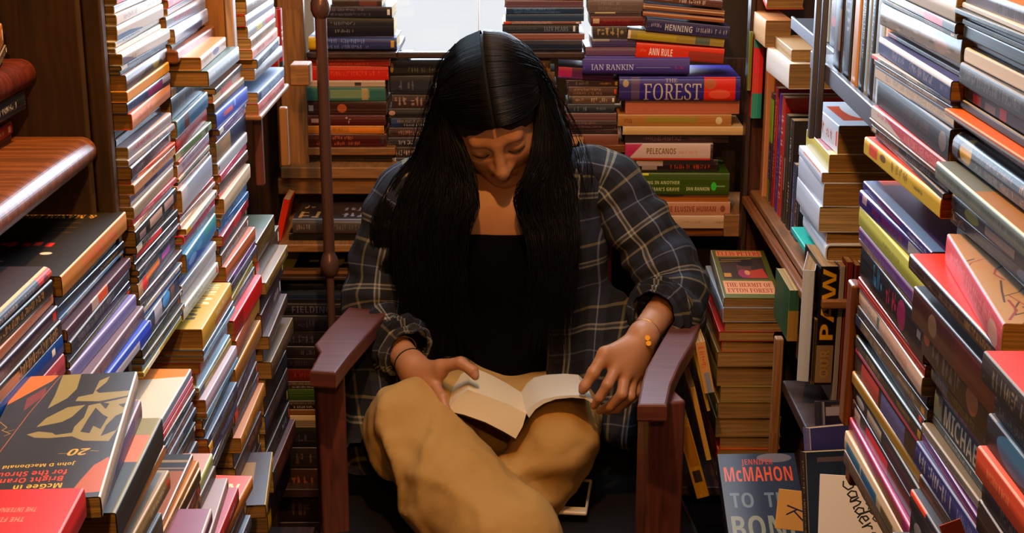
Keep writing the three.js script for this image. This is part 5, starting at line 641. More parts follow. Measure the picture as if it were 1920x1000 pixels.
B('dark stack left of the chair', 515, [[533, '#1a1c2c', '#3a4468', 'black', { px: [516, 672] }], [545, '#24385c', '#5070a0', 'dark blue', { px: [514, 672], it: [] }], [562, '#15141c', '#3a3848', 'black', { px: [512, 674], it: [] }], [570, '#191720', '#6a6478', 'black with grey lettering', { px: [514, 672], it: [['t', 'FIELDING', .2, .68, .2, .75, '#5a5468', 'bold']] }], [592, '#1c1820', '#3c3848', 'black', { px: [516, 670] }], [622, '#1f1a20', '#4a4450', 'black', { px: [516, 670] }], [650, '#241c1e', '#6a6060', 'black', { px: [518, 668], it: [['s', .3, .8, .3, .7, '#5a5250']] }], [672, '#1c1618', '#3a3030', 'black', { px: [520, 668] }], [692, '#5a1c14', '#a05030', 'dark red', { px: [522, 668], it: [['s', .2, .7, .3, .7, '#8a3a20']] }], [716, '#3a2a1c', '#8a7a50', 'brown', { px: [524, 668] }], [730, '#3c5020', '#7a8a50', 'green', { px: [524, 668], it: [] }], [752, '#2a2018', '#6a5030', 'dark brown', { px: [526, 668] }], [768, '#7a5828', '#b08a50', 'tan', { px: [528, 668], it: [] }], [779, '#c8b090', '#5a4a38', 'cream', { px: [524, 668], it: [['b', .2, 1, .4, .9, '#8a7a66']] }], [802, '#1e1a20', '#4a4450', 'black', { px: [524, 668] }], [840, '#2a2020', '#5a4840', 'black', { px: [524, 668] }], [880, '#3a2418', '#8a5a38', 'dark brown', { px: [524, 668] }], [930, '#241a18', '#5a4a40', 'black', { px: [524, 668] }], [980, '#2a2020', '#5a5050', 'black', { px: [524, 668] }]], 1030, { minor: 1,  Z: 2.82 });  // black rows paint in the darkness around the few coloured spines
// red hardback standing on the upper left boards
{
  const p0 = W3(528, 126, 2.6), p1 = W3(570, 18, 2.6);
  book({ L: p1.y - p0.y, W: p1.x - p0.x, T: .03, c: '#8c1c14', pos: [p0.x, (p0.y + p1.y) / 2, -2.63], ry: -Math.PI / 2 + Math.PI, rz: Math.PI / 2, hard: 1, gl: 1, pg: 1, label: 'red hardback standing upright with its cover facing the aisle, upper left', group: 'x', ppm: 1200, cov: [['b', .03, .05, .05, .95, '#6a1410'], ['b', .95, .97, .05, .95, '#6a1410'], ['b', .05, .95, .9, .93, '#c89040']] }).userData.group = undefined;
  const w = thing('wooden_block', 'tan wooden block under the red hardback at the upper left', 'block', [(p0.x + p1.x) / 2, W3(540, 166, 2.6).y, -2.645]);
  part('block_body', box(-.012, .022, 0, p0.y - W3(540, 166, 2.6).y, -.03, .02), M.pine, w);
}
// slim metal pole with ball joints
{
  const Z = 2.66, x = xAt(611, 300, Z), o = thing('metal_pole', 'slim bronze pole with a ball joint near its middle and another on top', 'pole', [x, 0, -Z]);
  const yT = yAt(12, Z), yB = yAt(497, Z);
  part('upper_rod', new THREE.CylinderGeometry(.0105, .0105, yT - yB, 24).translate(0, (yT + yB) / 2, 0), M.bronze, o);
  part('lower_rod', new THREE.CylinderGeometry(.0075, .0075, yB, 20).translate(0, yB / 2, 0), M.bronze, o);
  for (const y of [yT, yB]) part('ball_joint', new THREE.LatheGeometry([[0, -.026], [.008, -.024], [.014, -.016], [.0175, -.006], [.0175, .006], [.014, .016], [.011, .022], [.0105, .026]].map(p => new THREE.Vector2(...p)), 28).translate(0, y, 0), M.bronze, o);
  part('top_rod', new THREE.CylinderGeometry(.006, .006, .3, 16).translate(0, yT + .16, 0), M.bronze, o);
}
// ================= the reader and the chair =================
// fields: distance to tapered capsules and ellipsoids, joined with a smooth minimum, meshed by surface nets
const cap = (a, b, ra, rb = ra) => { const dx = b[0] - a[0], dy = b[1] - a[1], dz = b[2] - a[2], L = dx * dx + dy * dy + dz * dz; return (x, y, z) => { const t = Math.max(0, Math.min(1, ((x - a[0]) * dx + (y - a[1]) * dy + (z - a[2]) * dz) / L)); return Math.hypot(x - a[0] - dx * t, y - a[1] - dy * t, z - a[2] - dz * t) - (ra + (rb - ra) * t); }; };
const ell = (c, r) => (x, y, z) => { const a = (x - c[0]) / r[0], b = (y - c[1]) / r[1], d = (z - c[2]) / r[2], k = Math.hypot(a, b, d), g = Math.hypot(a / r[0], b / r[1], d / r[2]) || 1e-9; return k * (k - 1) / g; };
const smin = (a, b, k) => { const h = Math.max(k - Math.abs(a - b), 0) / k; return Math.min(a, b) - h * h * k * .25; };
const smax = (a, b, k) => -smin(-a, -b, k);
const join = (fs, k) => (x, y, z) => { let d = 1e3; for (const f of fs) d = smin(d, f(x, y, z), k); return d; };
const chain = (pts, rs) => pts.slice(1).map((p, i) => cap(pts[i], p, rs[i], rs[i + 1]));
function netMesh(f, lo, hi, c, colour) {
  const nx = Math.ceil((hi[0] - lo[0]) / c) + 1, ny = Math.ceil((hi[1] - lo[1]) / c) + 1, nz = Math.ceil((hi[2] - lo[2]) / c) + 1;
  const F = new Float32Array(nx * ny * nz), id = (i, j, k) => i + nx * (j + ny * k);
  const st = 3;                                        // coarse skip: far cells take the coarse value
  for (let k = 0; k < nz; k += st) for (let j = 0; j < ny; j += st) for (let i = 0; i < nx; i += st) {
    const ci = Math.min(i + 1, nx - 1), cj = Math.min(j + 1, ny - 1), ck = Math.min(k + 1, nz - 1), d = f(lo[0] + ci * c, lo[1] + cj * c, lo[2] + ck * c), far = Math.abs(d) > c * 9;
    for (let kk = k; kk < Math.min(k + st, nz); kk++) for (let jj = j; jj < Math.min(j + st, ny); jj++) for (let ii = i; ii < Math.min(i + st, nx); ii++) F[id(ii, jj, kk)] = far ? d : f(lo[0] + ii * c, lo[1] + jj * c, lo[2] + kk * c);
  }
  const vi = new Int32Array(nx * ny * nz).fill(-1), P = [], I = [];
  for (let k = 0; k < nz - 1; k++) for (let j = 0; j < ny - 1; j++) for (let i = 0; i < nx - 1; i++) {
    let n = 0, sx = 0, sy = 0, sz = 0;
    const v = [F[id(i, j, k)], F[id(i + 1, j, k)], F[id(i, j + 1, k)], F[id(i + 1, j + 1, k)], F[id(i, j, k + 1)], F[id(i + 1, j, k + 1)], F[id(i, j + 1, k + 1)], F[id(i + 1, j + 1, k + 1)]];
    let m = 0; for (let q = 0; q < 8; q++) if (v[q] < 0) m |= 1 << q; if (m === 0 || m === 255) continue;
    for (let a = 0; a < 8; a++) for (const b of [1, 2, 4]) if (!(a & b) && (v[a] < 0) !== (v[a | b] < 0)) { const t = v[a] / (v[a] - v[a | b]); sx += (a & 1) + (b === 1 ? t : 0); sy += (a >> 1 & 1) + (b === 2 ? t : 0); sz += (a >> 2 & 1) + (b === 4 ? t : 0); n++; }
    vi[id(i, j, k)] = P.length / 3; P.push(lo[0] + (i + sx / n) * c, lo[1] + (j + sy / n) * c, lo[2] + (k + sz / n) * c);
  }
  const q = (a, b, d, e, flip) => { if (a < 0 || b < 0 || d < 0 || e < 0) return; flip ? I.push(a, d, b, a, e, d) : I.push(a, b, d, a, d, e); };
  for (let k = 1; k < nz - 1; k++) for (let j = 1; j < ny - 1; j++) for (let i = 1; i < nx - 1; i++) {
    const s = F[id(i, j, k)] < 0;
    if (s !== F[id(i + 1, j, k)] < 0) q(vi[id(i, j - 1, k - 1)], vi[id(i, j, k - 1)], vi[id(i, j, k)], vi[id(i, j - 1, k)], !s);
    if (s !== F[id(i, j + 1, k)] < 0) q(vi[id(i - 1, j, k - 1)], vi[id(i - 1, j, k)], vi[id(i, j, k)], vi[id(i, j, k - 1)], !s);
    if (s !== F[id(i, j, k + 1)] < 0) q(vi[id(i - 1, j - 1, k)], vi[id(i, j - 1, k)], vi[id(i, j, k)], vi[id(i - 1, j, k)], !s);
  }
  const g = new THREE.BufferGeometry(); g.setAttribute('position', new THREE.Float32BufferAttribute(P, 3)); g.setIndex(I); g.computeVertexNormals();
  if (colour) { const C = new Float32Array(P.length); for (let i = 0; i < P.length; i += 3) { const k = colour(P[i], P[i + 1], P[i + 2]); C[i] = k[0]; C[i + 1] = k[1]; C[i + 2] = k[2]; } g.setAttribute('color', new THREE.BufferAttribute(C, 3)); }
  return g;
}
const A = (px, py, z) => { const v = W3(px, py, z); return [v.x, v.y, v.z]; };
const onY = (px, py, y) => { const t = (y - EYE) / (-FPX * SP + (500 - py) * CP); return [(px - 960) * t, y, -t * (FPX * CP + (500 - py) * SP)]; };

// ---- person ----
const person = thing('person', 'seated woman with long dark hair in plaid shirt and khaki trousers reading a book', 'person', [0, .43, -2.6]);
const PX0 = -0, PY0 = .43, PZ0 = -2.6;
const pp = (name, geo, mat, parent = person, label) => { if (parent === person) geo.translate(-PX0, -PY0, -PZ0); return part(name, geo, mat, parent, label); };
const headM = new THREE.Matrix4().compose(V(-.032, 1.105, -2.635), new THREE.Quaternion().setFromEuler(new THREE.Euler(.67, -.02, .17, 'ZYX')), V(1, 1, 1)), headI = headM.clone().invert();
const toHead = (x, y, z) => { const e = headI.elements; return [e[0] * x + e[4] * y + e[8] * z + e[12], e[1] * x + e[5] * y + e[9] * z + e[13], e[2] * x + e[6] * y + e[10] * z + e[14]]; };
const fromHead = p => { const v = V(...p).applyMatrix4(headM); return [v.x, v.y, v.z]; };
const SKIN = [.46, .20, .085], LIP = [.34, .10, .06], NAIL = [.55, .27, .17];
// joints of the arms
const shL = [-.165, .955, -2.73], elL = [-.262, .715, -2.65], wrL = A(772, 686, 2.5), shR = [.15, .985, -2.73], elR = [.3, .77, -2.63], wrR = A(1205, 632, 2.46);
{
  const neckB = [-.008, .955, -2.735], hn = fromHead([0, -.06, -.03]);
  const torso = join([cap(hn, neckB, .047, .052), cap([-.12, .94, -2.735], [.11, .955, -2.735], .042), ell([-.01, .86, -2.72], [.145, .14, .093]), ell([0, .66, -2.755], [.125, .2, .085]), ell([0, .52, -2.75], [.16, .1, .11]), cap([-.06, .915, -2.68], [.03, .915, -2.68], .045),
    ], .05);
  const arms = join([cap(shL, elL, .022, .026), cap(elL, wrL, .032, .0245), cap(shR, elR, .022, .026), cap(elR, wrR, .032, .0245)], .012);
  const body = netMesh((x, y, z) => smin(torso(x, y, z), arms(x, y, z), .015), [-.35, .4, -2.9], [.4, 1.12, -2.4], .008, () => SKIN);
  // head
  const H = join([ell([0, .035, -.012], [.074, .092, .094]), ell([0, -.03, .03], [.06, .086, .058]), cap([0, -.098, .05], [0, -.102, .058], .02, .018), cap([-.034, -.03, .055], [.034, -.03, .055], .026), cap([-.04, -.075, .02], [0, -.1, .05], .026, .022), cap([.04, -.075, .02], [0, -.1, .05], .026, .022)], .03);
  const brow = cap([-.034, .019, .076], [.034, .019, .076], .0105), noseF = join([cap([0, .012, .086], [0, -.034, .107], .0075, .0105), cap([-.011, -.042, .094], [.011, -.042, .094], .0085), cap([0, -.04, .106], [0, -.042, .107], .0105)], .012);
  const lids = [ell([-.031, -.003, .0745], [.0165, .0135, .0135]), ell([.031, -.003, .0745], [.0165, .0135, .0135])], sock = [ell([-.031, -.001, .09], [.019, .013, .012]), ell([.031, -.001, .09], [.019, .013, .012])];
  const lipU = join([cap([-.019, -.075, .0805], [0, -.066, .0895], .004, .0052), cap([.019, -.075, .0805], [0, -.066, .0895], .004, .0052)], .006), lipD = join([cap([-.017, -.0775, .079], [0, -.0775, .0875], .004, .007), cap([.017, -.0775, .079], [0, -.0775, .0875], .004, .007)], .006), slit = join([cap([-.019, -.0765, .086], [0, -.0715, .091], .0024), cap([.019, -.0765, .086], [0, -.0715, .091], .0024)], .002);
  const nk = toHead(...neckB), neckF = cap([0, -.06, -.03], nk, .047, .052), ears = [ell([-.077, -.012, -.012], [.011, .03, .02]), ell([.077, -.012, -.012], [.011, .03, .02])];
  const face = (x, y, z) => { let d = smin(H(x, y, z), brow(x, y, z), .02); d = smin(d, noseF(x, y, z), .014); for (const s of sock) d = smax(d, -s(x, y, z), .01); for (const l of lids) d = smin(d, l(x, y, z), .005); d = smin(d, lipU(x, y, z), .006); d = smin(d, lipD(x, y, z), .006); d = smax(d, -slit(x, y, z), .004); for (const e of ears) d = smin(d, e(x, y, z), .01); return smin(d, neckF(x, y, z), .035); };
  const hg = netMesh(face, [-.1, -.17, -.13], [.1, .14, .13], .0032, (x, y, z) => { const l = Math.min(lipU(x, y, z), lipD(x, y, z)), k = Math.max(0, Math.min(1, 1 - l / .003)); return SKIN.map((s, i) => s + (LIP[i] - s) * k); });
  hg.applyMatrix4(headM);
  // hands: each finger its own chain
  const hand = (w, palm, fingers, thumb, nailsAt) => {
    const fs = fingers.map(f => chain(f.p, f.r)), all = [];
    const palmF = join(palm, .016), fingF = fs.map(c => join(c, .004)), th = join(chain(thumb.p, thumb.r), .006);
    const tips = fingers.concat(thumb).map(f => f.p[f.p.length - 1]);
    return (x, y, z) => { let d = palmF(x, y, z); for (const f of fingF) d = smin(d, f(x, y, z), .006); return smin(d, th(x, y, z), .012); };
  };
  const gridFor = (pts, pad) => { const lo = [1e3, 1e3, 1e3], hi = [-1e3, -1e3, -1e3]; for (const p of pts) for (let i = 0; i < 3; i++) { lo[i] = Math.min(lo[i], p[i] - pad); hi[i] = Math.max(hi[i], p[i] + pad); } return [lo, hi]; };
  // left hand of the picture
  const fl = [{ p: [A(812, 718, 2.452), A(829, 746, 2.418), A(836, 770, 2.40), A(850, 785, 2.41)], r: [.0105, .0092, .0082, .0068] }, { p: [A(803, 732, 2.462), A(815, 766, 2.428), A(828, 790, 2.42), A(846, 797, 2.44)], r: [.0108, .0094, .0084, .007] }, { p: [A(795, 740, 2.475), A(802, 774, 2.445), A(815, 796, 2.445), A(833, 800, 2.462)], r: [.0104, .009, .008, .0066] }, { p: [A(787, 742, 2.488), A(790, 770, 2.468), A(802, 789, 2.468), A(817, 794, 2.482)], r: [.0092, .008, .007, .006] }];
  const tl = { p: [A(792, 694, 2.482), A(826, 688, 2.455), A(864, 681, 2.438), A(886, 696, 2.428), A(891, 706, 2.424)], r: [.0145, .0128, .0105, .0092, .0072] };
  const palmL = [cap(wrL, A(806, 722, 2.465), .024, .02), cap(A(785, 700, 2.49), fl[0].p[0], .02, .0125), cap(A(785, 705, 2.49), fl[1].p[0], .02, .013), cap(A(780, 708, 2.495), fl[2].p[0], .019, .0125), cap(A(776, 708, 2.5), fl[3].p[0], .018, .0115), cap(A(785, 695, 2.487), A(826, 700, 2.452), .018, .011)];
  const HL = hand(wrL, palmL.concat([cap(elL, wrL, .032, .0245)]), fl, tl), [l0, h0] = gridFor([A(760, 675, 2.515), ...fl.flatMap(f => f.p), ...tl.p], .03);
  const gl = netMesh(HL, l0, h0, .0027, (x, y, z) => { const t = tl.p[4], k = Math.max(0, 1 - Math.hypot(x - t[0], y - t[1] - .005, z - t[2] - .003) / .009) > .3 ? 1 : 0; return SKIN.map((s, i) => s + (NAIL[i] - s) * k); });
  // right hand of the picture
  const fr = [{ p: [A(1156, 690, 2.412), A(1139, 722, 2.384), A(1124, 746, 2.384), A(1114, 761, 2.392)], r: [.0108, .0094, .0084, .007] }, { p: [A(1172, 702, 2.415), A(1166, 740, 2.388), A(1144, 762, 2.398), A(1124, 770, 2.412)], r: [.011, .0096, .0085, .007] }, { p: [A(1186, 704, 2.428), A(1181, 744, 2.405), A(1158, 766, 2.42), A(1138, 772, 2.434)], r: [.0104, .0092, .008, .0068] }, { p: [A(1196, 700, 2.442), A(1193, 736, 2.425), A(1174, 757, 2.438), A(1157, 764, 2.45)], r: [.0092, .0082, .0072, .006] }];
  const tr = { p: [A(1172, 650, 2.44), A(1134, 664, 2.415), A(1112, 700, 2.396), A(1096, 725, 2.388), A(1092, 733, 2.388)], r: [.0145, .0125, .0102, .0088, .007] };
  const palmR = [cap(wrR, A(1172, 680, 2.432), .024, .019), cap(A(1185, 660, 2.448), fr[0].p[0], .019, .0125), cap(A(1190, 662, 2.45), fr[1].p[0], .02, .013), cap(A(1196, 662, 2.455), fr[2].p[0], .019, .0125), cap(A(1200, 660, 2.458), fr[3].p[0], .018, .0115), cap(A(1180, 655, 2.445), A(1146, 676, 2.415), .017, .011)];
  const HR = hand(wrR, palmR.concat([cap(elR, wrR, .032, .0245)]), fr, tr), [l1, h1] = gridFor([A(1218, 620, 2.475), ...fr.flatMap(f => f.p), ...tr.p], .03);
  const gr = netMesh(HR, l1, h1, .0027, (x, y, z) => { const t = tr.p[4], k = Math.hypot(x - t[0], y - t[1] - .004, z - t[2] - .004) < .0072 ? 1 : 0; return SKIN.map((s, i) => s + (NAIL[i] - s) * k); });
  const skin = new THREE.MeshPhysicalMaterial({ color: 0xffffff, vertexColors: true, roughness: .52, sheen: .15, sheenRoughness: .5 });
  skin.bumpMap = dataTex(64, 64, (u, v) => { const n = 128 + fbm(u * 14, v * 14, 3) * 90; return [n, n, n]; }, [1, 1], false); skin.bumpScale = .0002;
  for (const g of [body, hg, gl, gr]) { const p = g.attributes.position, uv = new Float32Array(p.count * 2); for (let i = 0; i < p.count; i++) { uv[i * 2] = p.getX(i) * 30 + p.getZ(i) * 12; uv[i * 2 + 1] = p.getY(i) * 30; } g.setAttribute('uv', new THREE.BufferAttribute(uv, 2)); }
  pp('body', mergeGeometries([body, hg, gl, gr]), skin);
  // brows and lashes
  const dark = std('#120b08', .7);
  for (const s of [-1, 1]) {
    const bp = [[.014, .018, .0875], [.026, .0225, .0865], [.038, .021, .0805], [.047, .015, .071]].map(p => V(...fromHead([p[0] * s, p[1], p[2]])));
    pp('eyebrow', tube(bp, .0024, 16, 6), dark);
    const lp = [[.017, -.008, .0855], [.026, -.0125, .0872], [.036, -.0122, .086], [.0465, -.007, .0795]].map(p => V(...fromHead([p[0] * s, p[1], p[2]])));
    pp('eyelashes', tube(lp, .0013, 16, 6), dark);
  }
}
// ---- black top ----
const clothBump = dataTex(64, 64, (u, v) => { const n = 128 + ((Math.floor(u * 32) + Math.floor(v * 32)) % 2 ? 30 : -30); return [n, n, n]; }, [1, 1], false);
{
  const t = join([ell([-.01, .84, -2.716], [.155, .13, .108]), ell([0, .66, -2.745], [.14, .22, .105]), ell([0, .54, -2.74], [.175, .11, .13])], .05);
  const f = (x, y, z) => { const d = t(x, y, z) + .004 * fbm(x * 14, y * 9, z * 14); return smax(d, y - (.884 + Math.max(0, Math.abs(x + .03) - .062) * .9), .008); };
  pp('black_top', netMesh(f, [-.22, .42, -2.9], [.22, .99, -2.54], .008), new THREE.MeshPhysicalMaterial({ color: 0x070506, roughness: 1, specularIntensity: .15 }));
}
// ---- trousers ----
{
  const kR = [-.178, .585, -2.435], aR = [-.012, .455, -2.235], kL = [.082, .552, -2.45], aL = [.0, .43, -2.42];
  const j = join([ell([0, .515, -2.73], [.18, .105, .135]), ...chain([[-.085, .53, -2.7], kR], [.098, .07]), ...chain([kR, [-.095, .505, -2.325], aR], [.073, .084, .088]), cap(aR, [-.0, .2, -2.17], .088, .095), ...chain([[.085, .52, -2.7], kL], [.092, .064]), ...chain([kL, aL], [.066, .072]), cap([-.03, .52, -2.62], [.03, .52, -2.6], .085)], .035);
  const f = (x, y, z) => {
    const s = Math.sin((x * .75 + y * .4 + z * .5) * 78 + fbm(x * 9, y * 9, z * 9) * 5) * .5 + .5, w = Math.max(0, 1 - Math.hypot(x + .17, y - .56, z + 2.40) / .17), w2 = Math.max(0, 1 - Math.hypot(x - .06, y - .55, z + 2.40) / .14);
    const s2 = Math.sin((x * .6 - y * .9 + z * .2) * 80 + fbm(x * 8, y * 8, z * 8) * 4) * .5 + .5;
    return j(x, y, z) - .007 * fbm(x * 11, y * 11, z * 11) - .004 * fbm(x * 26, y * 26, z * 26) - s * s * .02 * w - s2 * s2 * .014 * w2 - .005 * Math.pow(Math.sin((x * .5 + y * .9) * 60 + fbm(x * 7, y * 7, z * 7) * 6) * .5 + .5, 3);
  };
  const g = netMesh(f, [-.33, .1, -2.9], [.24, .72, -2.02], .0075);
  const p = g.attributes.position, uv = new Float32Array(p.count * 2); for (let i = 0; i < p.count; i++) { uv[i * 2] = p.getX(i) * 12; uv[i * 2 + 1] = (p.getZ(i) + p.getY(i)) * 12; } g.setAttribute('uv', new THREE.BufferAttribute(uv, 2));
  pp('trousers', g, std('#b48a48', .88, { bumpMap: clothBump, bumpScale: .0003 }));
}
// ---- plaid shirt, worn open ----
const plaid = dataTex(256, 256, (u, v) => {
  const band = (t, c, w) => { const d = Math.abs(((t - c + .5) % 1 + 1) % 1 - .5); return d < w ? 1 : 0; };
  const thr = (Math.floor(u * 256) + Math.floor(v * 256)) % 2 * .12;
  let c = [11, 11, 16]; const mix = (q, k) => { c = c.map((a, i) => a + (q[i] - a) * k); };
  const wide = t => band(t, .2, .13), cream = t => band(t, .52, .014) || band(t, .585, .014), pale = t => band(t, .2, .012), yel = t => band(t, .84, .022);
  if (wide(u)) mix([34, 40, 56], .55); if (wide(v)) mix([34, 40, 56], .5);
  if (cream(u)) mix([196, 182, 150], .62 - thr); if (cream(v)) mix([196, 182, 150], .55 + thr - .1);
  if (band(u, .552, .05) && !cream(u)) mix([120, 112, 96], .35); if (band(v, .552, .05) && !cream(v)) mix([120, 112, 96], .3);
  if (pale(u)) mix([150, 150, 160], .5); if (pale(v)) mix([150, 150, 160], .4);
  if (yel(u)) mix([170, 146, 84], .5 - thr); if (yel(v)) mix([170, 146, 84], .42 + thr);
  return c;
}, [1, 1]);
const shirtMat = std(0xffffff, .9, { map: plaid, bumpMap: clothBump, bumpScale: .0002 });
const PLAID = 1 / .125;
{
  const shirt = thing('x', 'x', 'x'); scene.remove(shirt); delete used.x; shirt.name = 'plaid_shirt'; shirt.userData = {}; person.add(shirt); shirt.position.set(-PX0, -PY0, -PZ0); shirt.rotation.set(0, 0, 0);
  const o = join([cap([-.155, .935, -2.735], [.14, .962, -2.735], .062), ell([-.01, .84, -2.725], [.19, .14, .125]), ell([-.005, .66, -2.735], [.19, .24, .128]), ell([0, .52, -2.72], [.225, .12, .16]), cap([-.2, .72, -2.7], [-.262, .62, -2.6], .05, .05), cap([-.262, .62, -2.6], [-.268, .5, -2.5], .05, .04), cap([.19, .7, -2.72], [.21, .5, -2.6], .04, .03)], .05);
  const f = (x, y, z) => {
    const d = o(x, y, z) - .008 * fbm(x * 10, y * 6, z * 10) - .004 * Math.sin(x * 120 + fbm(x * 6, y * 6, 2) * 6) * Math.max(0, 1 - Math.abs(y - .62) / .25);
    const xr = .085 + (.96 - y) * -.06, xl = -.13 - (.96 - y) * .05, slot = Math.max(Math.max(x - xr, xl - x), -2.70 - z - Math.max(0, y - .93) * .5);
    return smax(smax(d, -slot, .006), .47 - y, .01);
  };
  const g = netMesh(f, [-.34, .44, -2.92], [.3, 1.06, -2.48], .0075);
  const p = g.attributes.position, n = g.attributes.normal, uv = new Float32Array(p.count * 2);
  for (let i = 0; i < p.count; i++) { uv[i * 2] = (p.getX(i) + (p.getZ(i) + 2.6) * .35 * Math.sign(p.getX(i))) * PLAID * (p.getX(i) < 0 ? 1 : -1) + .3; uv[i * 2 + 1] = p.getY(i) * PLAID; }
  g.setAttribute('uv', new THREE.BufferAttribute(uv, 2)); part('shirt_body', g, shirtMat, shirt);
  // sleeves: lofted tubes with creases, uv running along the arm
  const sleeve = (pts, rad, ph) => {
    const cv = new THREE.CatmullRomCurve3(pts.map(q => V(...q))), N = 60, R = 44, L = cv.getLength(), fr = cv.computeFrenetFrames(N), P = [], U = [], I = [];
    for (let i = 0; i <= N; i++) {
      const t = i / N, c = cv.getPointAt(t), k = t * (rad.length - 1), k0 = Math.min(rad.length - 2, Math.floor(k)), r0 = rad[k0] + (rad[k0 + 1] - rad[k0]) * (k - k0);
      for (let j = 0; j <= R; j++) {
        const a = j / R * Math.PI * 2, wob = fbm(Math.cos(a) * 1.6 + ph, Math.sin(a) * 1.6, t * 5) * .012 + Math.sin(t * 34 + Math.sin(a + ph) * 2.4 + ph) * .0042 * (t > .35 ? 1 : .4) + Math.sin(t * 60 + a * 2) * .0018, r = r0 + wob;
        P.push(c.x + (fr.normals[i].x * Math.cos(a) + fr.binormals[i].x * Math.sin(a)) * r, c.y + (fr.normals[i].y * Math.cos(a) + fr.binormals[i].y * Math.sin(a)) * r, c.z + (fr.normals[i].z * Math.cos(a) + fr.binormals[i].z * Math.sin(a)) * r);
        U.push(j / R * Math.round(2 * Math.PI * .058 * PLAID) , t * L * PLAID + ph);
      }
    }
    for (let i = 0; i < N; i++) for (let j = 0; j < R; j++) { const a = i * (R + 1) + j, b = a + R + 1; I.push(a, b, a + 1, b, b + 1, a + 1); }
    const s = new THREE.BufferGeometry(); s.setAttribute('position', new THREE.Float32BufferAttribute(P, 3)); s.setAttribute('uv', new THREE.Float32BufferAttribute(U, 2)); s.setIndex(I); s.computeVertexNormals(); return s;
  };
  const sm = shirtMat.clone(); sm.side = THREE.DoubleSide;
  const lp = [[-.125, .952, -2.735], [-.19, .935, -2.735], [-.236, .86, -2.715], [-.256, .77, -2.685], [-.252, .708, -2.645], A(735, 640, 2.585), A(757, 652, 2.548)];
  part('sleeve', sleeve(lp, [.058, .062, .056, .054, .06, .056, .05], .4), sm, shirt);
  const rp = [[.11, .975, -2.735], [.178, .955, -2.735], [.228, .89, -2.71], [.28, .82, -2.672], [.3, .77, -2.625], A(1262, 590, 2.575), A(1236, 588, 2.535)];
  part('sleeve', sleeve(rp, [.058, .064, .06, .062, .066, .062, .056], 2.1), sm, shirt);
  const cuff = (a, b, r, ph) => { const d = V(...b).sub(V(...a)); const c = sleeve([a, V(...a).addScaledVector(d, .33).toArray(), V(...a).addScaledVector(d, .66).toArray(), b], [r * .8, r * 1.05, r * 1.1, r * 1.06, r * .78], ph); part('cuff', c, sm, shirt); };
  cuff(A(738, 636, 2.578), A(766, 660, 2.535), .05, 1.2); cuff(A(1250, 580, 2.565), A(1226, 592, 2.522), .054, .7);
  // collar lying open behind the hair
  part('collar', tube([V(-.115, .94, -2.665), V(-.1, .99, -2.72), V(-.03, 1.01, -2.78), V(.06, 1.015, -2.78), V(.11, .995, -2.72), V(.105, .94, -2.655)], .014, 40, 10), shirtMat, shirt);
}
